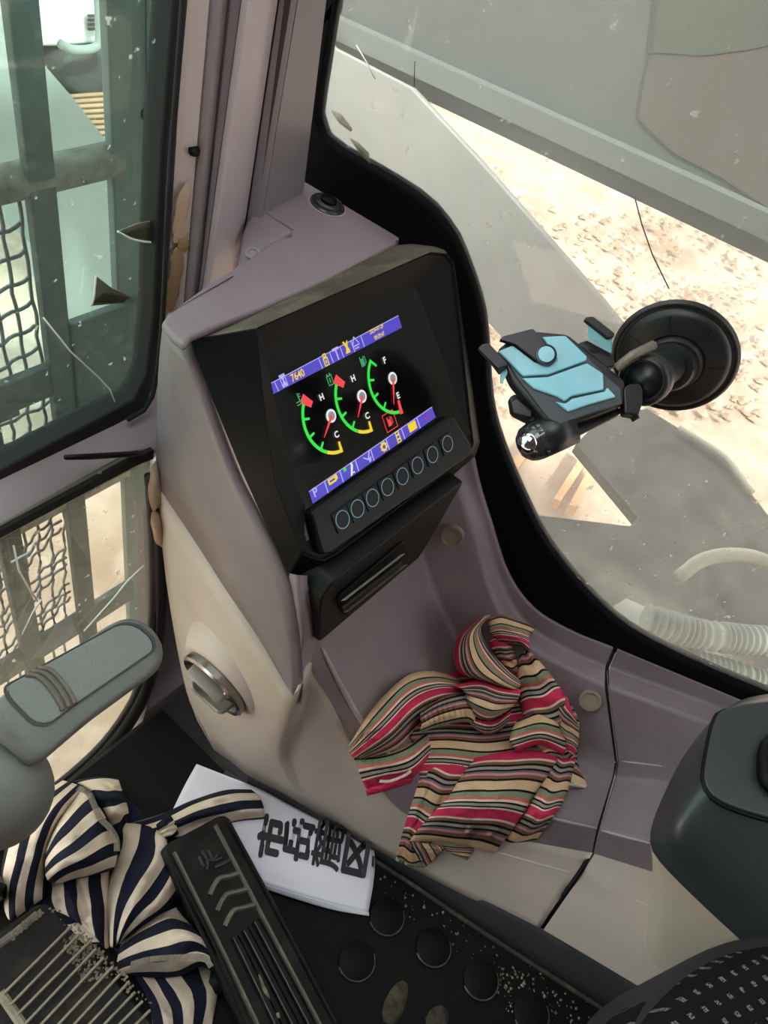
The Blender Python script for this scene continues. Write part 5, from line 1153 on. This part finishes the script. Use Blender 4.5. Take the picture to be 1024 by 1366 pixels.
tong = hs('tongue', [(124, 196), (136, 184), (246, 156), (262, 178), (330, 262), (312, 282), (270, 280), (180, 212)], .0070, .005, HB, cradle, r=.002, bevel=.0012)
lathe('release_button', HP(*Z6(291, 251), .0074), hn, [(.0062, -.001), (.0058, .0016), (.001, .002)], CY_, tong, ns=24)
lathe('button_rim', HP(*Z6(291, 251), .0070), hn, [(.0078, -.001), (.0076, .0010), (.0064, .0012), (.0063, .0)], HB, tong, ns=24)
# clamps
cl = hs('clamp_arm', [(48, 226), (62, 212), (86, 208), (152, 278), (150, 292), (118, 298)], .014, .006, HB, r=.001, bevel=.0012)
vv_ = [HP(*Z6(*p), h) for p, h in (((50, 228), .014), ((118, 298), .014), ((152, 285), .014), ((86, 210), .014), ((75, 262), -.012), ((120, 322), -.012), ((160, 318), -.012), ((100, 240), -.012))]
obj('clamp_wall', vv_, [(0, 1, 2, 3), (4, 7, 6, 5), (0, 4, 5, 1), (1, 5, 6, 2), (2, 6, 7, 3), (3, 7, 4, 0)], HB, cl)
hs('clamp_pad', [(128, 318), (150, 300), (152, 318), (136, 352), (128, 350)], .003, .002, CY_, cl)
cl2 = hs('clamp_arm', [(430, 124), (436, 114), (462, 112), (540, 174), (536, 186), (516, 192)], .016, .005, HB, r=.001, bevel=.0012)
a0_, a1_ = HP(*Z6(440, 136), .012), HP(*Z6(524, 196), .012); b0_, b1_ = HP(*Z6(443, 196), .004), HP(*Z6(524, 246), .004)
slab('clamp_pad', [a0_, a1_, b1_, b0_], np.cross(a1_ - a0_, b0_ - a0_) * (-1 if np.cross(a1_ - a0_, b0_ - a0_) @ ray(750, 480) > 0 else 1), .003, CY_, cl2)
hs('clamp_slide', [(408, 208), (440, 198), (528, 246), (545, 290), (500, 300), (430, 250)], -.001, .008, HB, cl2, bevel=.001)
hs('slide_slot', [(446, 234), (462, 228), (484, 240), (466, 246)], -.0004, .001, RUBBER, cl2)
# lower bracket, side stop, and ball end
hs('lower_bracket', [(160, 400), (190, 390), (250, 440), (300, 500), (380, 500), (560, 440), (565, 460), (400, 545), (330, 560), (250, 500), (170, 460)], -.013, .010, HB, r=.003, bevel=.0015)
hs('grip_ridge', [(165, 420), (185, 405), (245, 452), (240, 478), (175, 462)], -.008, .006, HB, bevel=.001)
hs('side_stop', [(570, 372), (590, 355), (628, 352), (640, 372), (640, 420), (625, 470), (575, 462)], .001, .012, HB, r=.002, bevel=.0012)
hs('stop_pin', [(598, 468), (618, 455), (628, 478), (610, 488)], -.004, .005, HB)
e0_, e1_ = HP(*Z6(380, 505), -.012), HP(*Z6(255, 560), -.012)
tube('ball_arm', [e0_, e0_ * .5 + e1_ * .5, e1_], [.014, .0145, .0145], HB, ph, ns=20)
bax = unit(e1_ - e0_)
lathe('ball_end', e1_, bax, [(.0145, -.004), (.0143, .002), (.0125, .008), (.008, .0125), (.001, .014)], mat('shiny_ball', '2d2e30', .18, coat=1), ph, ns=28)
cd = unit(unit(CAM - e1_) + bax * .9 + V3((0, 0, .3)))
lathe('chrome_cap', e1_ + bax * .002 + cd * .0085, cd, [(.0085, .0), (.0078, .0035), (.005, .0062), (.001, .0072)], mat('chrome_dome', 'd8d8da', .12, metal=1), ph, ns=24)
